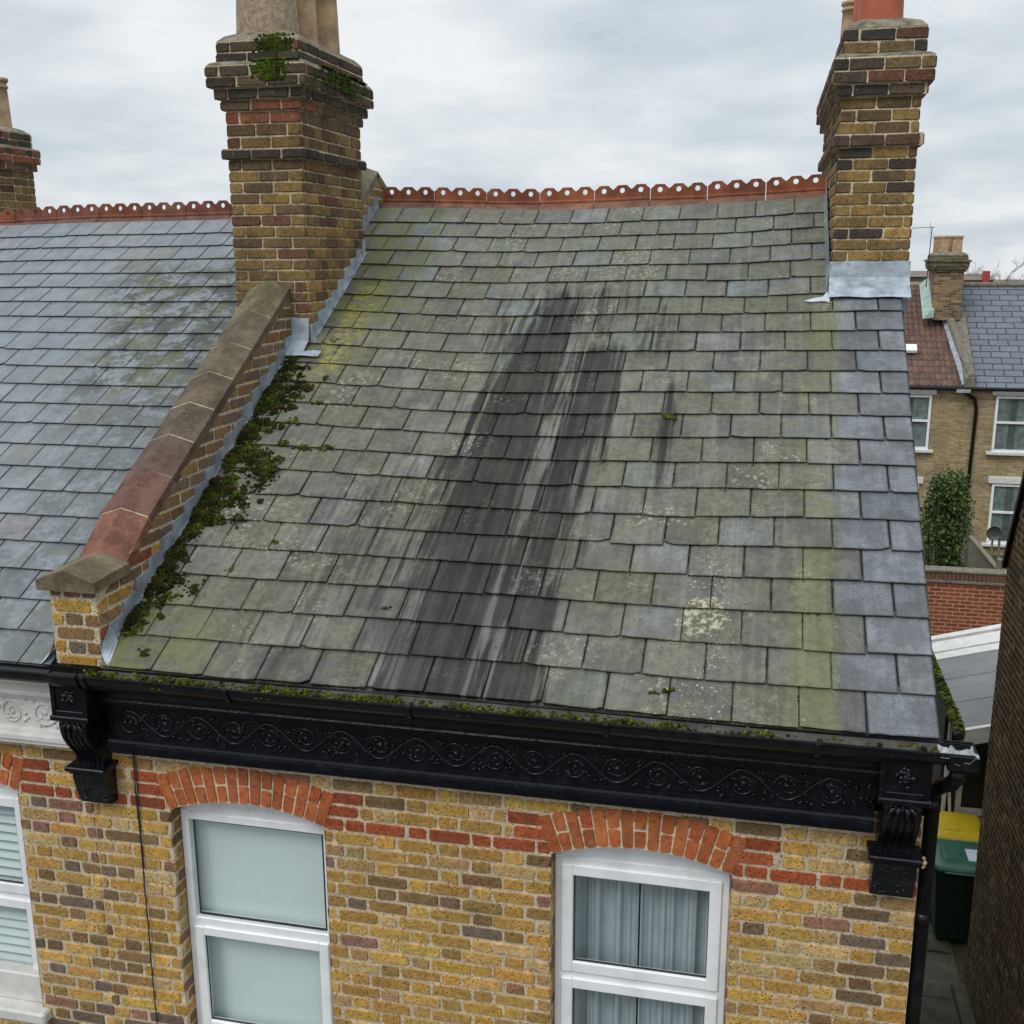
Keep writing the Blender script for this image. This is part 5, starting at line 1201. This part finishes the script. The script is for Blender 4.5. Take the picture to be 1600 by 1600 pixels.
# ------------------------------------------------------------------ far row of houses
def far_house(xa, xb, label, roofm, wins, hip=False):
    h_ = empty('back_house', ((xa + xb) / 2, 30, -6.1)); tag(h_, label, 'house')
    mb = MB(); mb.box(xa, xb, 30.0, 37.5, -6.2, -.98); make('wall', mb, FARB, h_)
    mb = MB()
    if roofm == 'tiles':
        rows, cols_ = 17, int((xb - xa) / .16); ry = random.Random(4)
        for r in range(rows):
            y0, y1 = 29.8 + 4.2 * r / rows, 29.8 + 4.2 * (r + 1.12) / rows; z0, z1 = -.94 + 2.84 * r / rows + .02, -.94 + 2.84 * (r + 1.12) / rows
            for c in range(cols_):
                a_, b_ = xa + (xb - xa) * c / cols_, xa + (xb - xa) * (c + 1) / cols_; m_ = (a_ * .45 + b_ * .55); cc = jit(ry.choice([(.115, .06, .045), (.10, .055, .042), (.13, .07, .05), (.09, .052, .04)]), .12, ry)
                mb.add([(a_, y0, z0), (m_, y0, z0 + .045), (b_, y0, z0), (b_, y1, z1 - .005), (m_, y1, z1 + .035), (a_, y1, z1 - .005), (a_, y0, z0 - .05), (b_, y0, z0 - .05), (m_, y0, z0 - .01)], [(0, 1, 4, 5), (1, 2, 3, 4), (6, 8, 1, 0), (8, 7, 2, 1)], cc)
        rm_ = mat_plain('brown_pantile', (1, 1, 1), .85, .25, 9, .3, 30, tint=True)
    else: mb.quad((xa, 29.8, -.94), (xb, 29.8, -.94), (xb, 34, 1.90), (xa, 34, 1.90)); rm_ = FARSL
    mb.quad((xa, 34, 1.90), (xb, 34, 1.90), (xb, 38, -.94), (xa, 38, -.94), (.12, .07, .05)); mb.add([(xa, 30, -.98), (xa, 34, 1.88), (xa, 38, -.98), (xb, 30, -.98), (xb, 34, 1.88), (xb, 38, -.98)], [(0, 1, 2), (3, 4, 5)], (.1, .07, .05))
    rf = make('roof', mb, rm_, h_)
    mb = MB(); mb.tube([(xa, 34, 1.93), (xb, 34, 1.93)], .09, 8); make('ridge', mb, CONC if roofm != 'tiles' else POTG, rf)
    mb = MB(); mb.tube([(xa, 29.72, -.98), (xb, 29.72, -.98)], .06, 10); make('gutter', mb, GUTTER, h_)
    for (a_, b_, z0, z1, lt_) in wins:
        wn = link('window', None, h_, ((a_ + b_) / 2, 30, z0))
        mb = MB(); t_ = .07
        mb.box(a_, a_ + t_, 29.93, 30.03, z0, z1); mb.box(b_ - t_, b_, 29.93, 30.03, z0, z1); mb.box(a_ + t_, b_ - t_, 29.93, 30.03, z0, z0 + t_); mb.box(a_ + t_, b_ - t_, 29.93, 30.03, z1 - t_, z1); zm = (z0 + z1) / 2 + .05; mb.box(a_ + t_, b_ - t_, 29.92, 30.03, zm - .03, zm + .03)
        if a_ < 5: mb.box((a_ + b_) / 2 - .02, (a_ + b_) / 2 + .02, 29.94, 30.02, zm, z1)
        make('frame', mb, UPVC, wn)
        mb = MB(); mb.quad((a_, 29.995, z0), (b_, 29.995, z0), (b_, 29.995, z1), (a_, 29.995, z1)); make('pane', mb, GLASS, wn)
        mb = MB(); n = 24
        mb.quad((a_, 29.996 + .002, z0), (b_, 29.998, z0), (b_, 29.998, z1), (a_, 29.998, z1), (.5, .5, .5)); 
        for s_ in range(2):
            xs0, xs1 = (a_ + .05, a_ + (b_ - a_) * .40) if s_ == 0 else (b_ - (b_ - a_) * .40, b_ - .05)
            mb.loft([[(xs0 + (xs1 - xs0) * i / n, 29.9972 - .0008 * math.cos(i * 1.6), z) for i in range(n + 1)] for z in (z0, z1)], (1, 1, 1), False, False)
        make('curtain_lining', mb, FARCUR, wn)
        mb = MB(); mb.bbox(a_ - .12, b_ + .12, 29.88, 30.05, z1 + .02, z1 + .22, .01); make('lintel', mb, WHITE, wn)
        mb = MB(); mb.bbox(a_ - .15, b_ + .15, 29.85, 30.05, z0 - .09, z0 - .0, .01); make('sill', mb, WHITE, wn)
    return h_, rf
FARCUR = mat_plain('far_curtain', (.16, .20, .19), .9, .35, 5, .1, 30, tint=True)
h1, rf1 = far_house(-2.5, 5.195, 'far yellow brick house with brown pantile roof', 'tiles', [(3.0, 4.29, -2.88, -1.22, 1), (.2, 1.4, -2.88, -1.22, 1), (2.9, 4.12, -5.75, -3.96, 1)])
h2, rf2 = far_house(5.2, 12.5, 'far yellow brick house with grey slate roof at the right edge', 'slate', [(6.10, 7.15, -2.88, -1.20, 1), (6.22, 7.25, -5.72, -3.86, 1), (9.2, 10.3, -2.88, -1.2, 1)])
# party coping and gutter pipe between them
mb = MB(); P = []
for i in range(15):
    y = 29.75 + 3.0 * i / 14; z = -.94 + (y - 29.8) * .676 + .32; x = 5.34 - (y - 29.75) * .17; P.append([(x + .13 * math.cos(q), y, z + .13 * math.sin(q) * (1 if math.sin(q) > 0 else .4)) for q in (2 * math.pi * k / 10 for k in range(10))])
mb.loft(P); mb.prism([(29.72, -1.0), (29.72, -.66), (32.6, 1.25), (32.6, .8)], 5.12, 5.42, 0); make('party_coping', mb, CONC, h1)
mb = MB(); mb.loft([[(5.20 - (y - 29.75) * .13 + a_, y, -.94 + (y - 29.8) * .676 + .10 + b_) for a_, b_ in ((-.12, 0), (0, 0), (0, .14), (-.03, .14))] for y in (29.75, 31, 32.4)]); make('lead_flashing', mb, LEADB, h1)
mb = MB(); mb.tube([(5.10, 29.75, -1.06), (5.25, 29.8, -1.14), (5.50, 29.9, -1.30), (5.56, 29.9, -1.6), (5.50, 29.9, -6.0)], .055, 10); make('downpipe', mb, GUTTER, h1)
mb = MB(); mb.bbox(4.92, 5.32, 29.66, 29.8, -1.10, -.98, .01); make('hopper', mb, mat_plain('grey_hopper', (.3, .32, .33), .6), h1)
fc = link('chimney', None, h1, (4.8, 32.5, 1))
mb = MB(); cs = courses(.9, 2.38, .076, 0) + [(2.38, .075, .05), (2.455, .075, .10), (2.53, .075, .12), (2.605, .075, .12), (2.68, .07, .16), (2.75, .07, .08), (2.82, .07, .07)]
stack(mb, 4.38, 5.22, 32.0, 33.4, cs, lambda u, z, e, f: jit(cr_.choice([(.33, .23, .12), (.22, .15, .09), (.14, .10, .07), (.28, .2, .11)]) if z < 2.4 else cr_.choice([(.10, .09, .06), (.14, .12, .07)]), .2, cr_), mort=(.42, .34, .24), faces='FLR', seed=71)
make('stack', mb, DBRICK if 0 else BRICK, fc)
mb = MB(); frust(mb, 4.31, 5.29, 31.93, 33.47, 2.885, .15, .10, 9); make('flaunching', mb, FLAUNCH, fc)
for (x, y, w_) in ((4.60, 32.3, .13), (4.98, 32.3, .15), (4.52, 32.9, .13), (4.95, 32.9, .13)):
    mb = MB(); rings = []
    for (hw, z) in ((w_, 2.95), (w_ * .95, 3.40), (w_ * 1.12, 3.41), (w_ * 1.12, 3.47), (w_ * .8, 3.47), (w_ * .7, 3.2)): rings.append([(x + a * hw, y + b * hw, z) for a, b in ((-1, -1), (1, -1), (1, 1), (-1, 1))])
    mb.loft(rings); make('chimney_pot', mb, POTB, fc)
mb = MB(); mb.loft([[(4.10, 31.9, .92 + .02), (4.42, 31.9, .98), (4.42, 31.9, 1.2), (4.34, 31.9, 1.2)], [(4.10, 33.3, 1.95), (4.42, 33.3, 1.95), (4.42, 33.3, 2.2), (4.34, 33.3, 2.2)]]); make('lead_flashing', mb, mat_plain('green_tinged_lead', (.30, .40, .35), .6, .2), fc)
ae = empty('tv_aerial', (4.27, 32.2, 2.0)); tag(ae, 'thin television aerial standing beside the far chimney', 'aerial')
mb = MB(); mb.tube([(4.16, 32.2, 1.9), (4.20, 32.2, 3.75)], .014, 6); make('mast', mb, RUBBER, ae)
mb = MB(); mb.tube([(3.3, 32.2, 3.70), (4.28, 32.2, 3.74)], .009, 5)
for i in range(12): x = 3.35 + i * .075; mb.tube([(x, 32.05, 3.70 + .04 * i / 12), (x, 32.35, 3.70 + .04 * i / 12)], .005, 4)
mb.tube([(4.14, 32.2, 3.55), (4.14, 32.2, 3.9)], .006, 4); make('antenna', mb, RUBBER, ae)
# roof window on the pantiles
mb = MB(); 
mb.loft([[(3.45, 30.9, -.04), (3.88, 30.9, -.04), (3.88, 31.15, .13), (3.45, 31.15, .13)], [(3.45, 30.86, .04), (3.88, 30.86, .04), (3.88, 31.11, .21), (3.45, 31.11, .21)]]); make('roof_light', mb, UPVC, rf1)
# dish / dark ball behind fence and pale figure-like stand
ds = empty('satellite_dish', (5.75, 27, -6.0)); tag(ds, 'round dark satellite dish on a pole by the far back door', 'satellite dish')
mb = MB(); rings = []
for i in range(6):
    r = .20 * math.sin(i / 5 * math.pi / 2) + .001; d = .07 * (1 - math.cos(i / 5 * math.pi / 2)); rings.append([(5.78 + r * math.cos(q), 27 - .0 - .02 - d, -4.68 + r * math.sin(q)) for q in (2 * math.pi * k / 18 for k in range(18))])
mb.loft(rings, (1, 1, 1), False); make('reflector', mb, mat_plain('dark_grey_metal', (.05, .05, .055), .5), ds, True)
mb = MB(); mb.tube([(5.78, 27.03, -4.7), (5.80, 27.05, -6.1)], .03, 8); mb.tube([(5.95, 27.0, -4.8), (6.02, 27.0, -6.1)], .035, 6); make('pole', mb, TIMBER, ds)

# distant roofs and trees on the skyline
def dist_house(x, y, w_, zt, label, cw=(.36, .27, .19)):
    mb = MB(); gz = zt - 8; h_ = empty('distant_house', (x, y, gz)); tag(h_, label, 'house', None)
    mb.box(x, x + w_, y, y + 8, gz, zt - .35, cw); make('wall', mb, mat_plain('distant_wall', cw, .9, .15), h_)
    mb = MB(); mb.prism([(y - .3, zt - .35), (y + 4, zt), (y + 8.3, zt - .35)], x - .2, x + w_ + .2, 0); make('roof', mb, mat_plain('distant_roof', (.15, .12, .10), .9, .2), h_); return h_
d1 = dist_house(12.9, 80, 2.2, 1.45, 'distant pale house with red chimney above the far slate ridge', (.40, .31, .22))
mb = MB(); mb.box(14.30, 14.72, 79.3, 79.9, -1, 1.72); make('chimney', mb, mat_plain('red_chimney', (.36, .045, .03), .8), d1)
dist_house(15.6, 84, 8, .95, 'distant low brown roof at the right edge of the skyline', (.2, .15, .1)); dist_house(8.2, 78, 3.2, 1.7, 'distant grey roof between the right chimney and the far chimney', (.18, .16, .14))
def bare_tree(x, y, zb, h, label, seed, sp=1.0):
    tr = empty('bare_tree', (x, y, zb)); tag(tr, label, 'tree', 'bare trees on the skyline'); rg = random.Random(seed); tk = MB(); cw = MB()
    tk.tube([(x, y, zb), (x + .05 * h * rg.uniform(-1, 1), y, zb + h * .45), (x, y, zb + h * .6)], [.035 * h, .022 * h, .012 * h], 6); make('trunk', tk, TIMBER, tr)
    def br(p, d, L, r, k):
        q = p + d * L; m_ = p + d * L * .5 + Vector((rg.uniform(-1, 1), rg.uniform(-1, 1), rg.uniform(-1, 1))) * L * .1; cw.tube([p, m_, q], [r, r * .8, r * .55], 4)
        if k == 0: return
        for i in range(3 if k > 1 else 4):
            nd = (d + Vector((rg.gauss(0, .55), rg.gauss(0, .55), rg.gauss(.12, .4)))).normalized(); br(p + d * L * rg.uniform(.4, 1), nd, L * rg.uniform(.55, .75), r * .55, k - 1)
    for i in range(7): a_ = i * .9 + rg.uniform(-.2, .2); br(Vector((x, y, zb + h * (.35 + .05 * i / 2))), Vector((math.cos(a_) * .7 * sp, math.sin(a_) * .7 * sp, .8)).normalized(), h * .26, .009 * h, 4)
    make('crown', cw, TIMBER, tr)
bare_tree(15.05, 82.6, -5.5, 8.5, 'bare leafless tree rising beside the red chimney', 5)
bare_tree(17.2, 83, -5.5, 8.2, 'bare leafless tree at the right edge of the skyline', 6)
bare_tree(9.7, 84, -5.5, 8.3, 'bare leafless tree just right of the right chimney', 7)
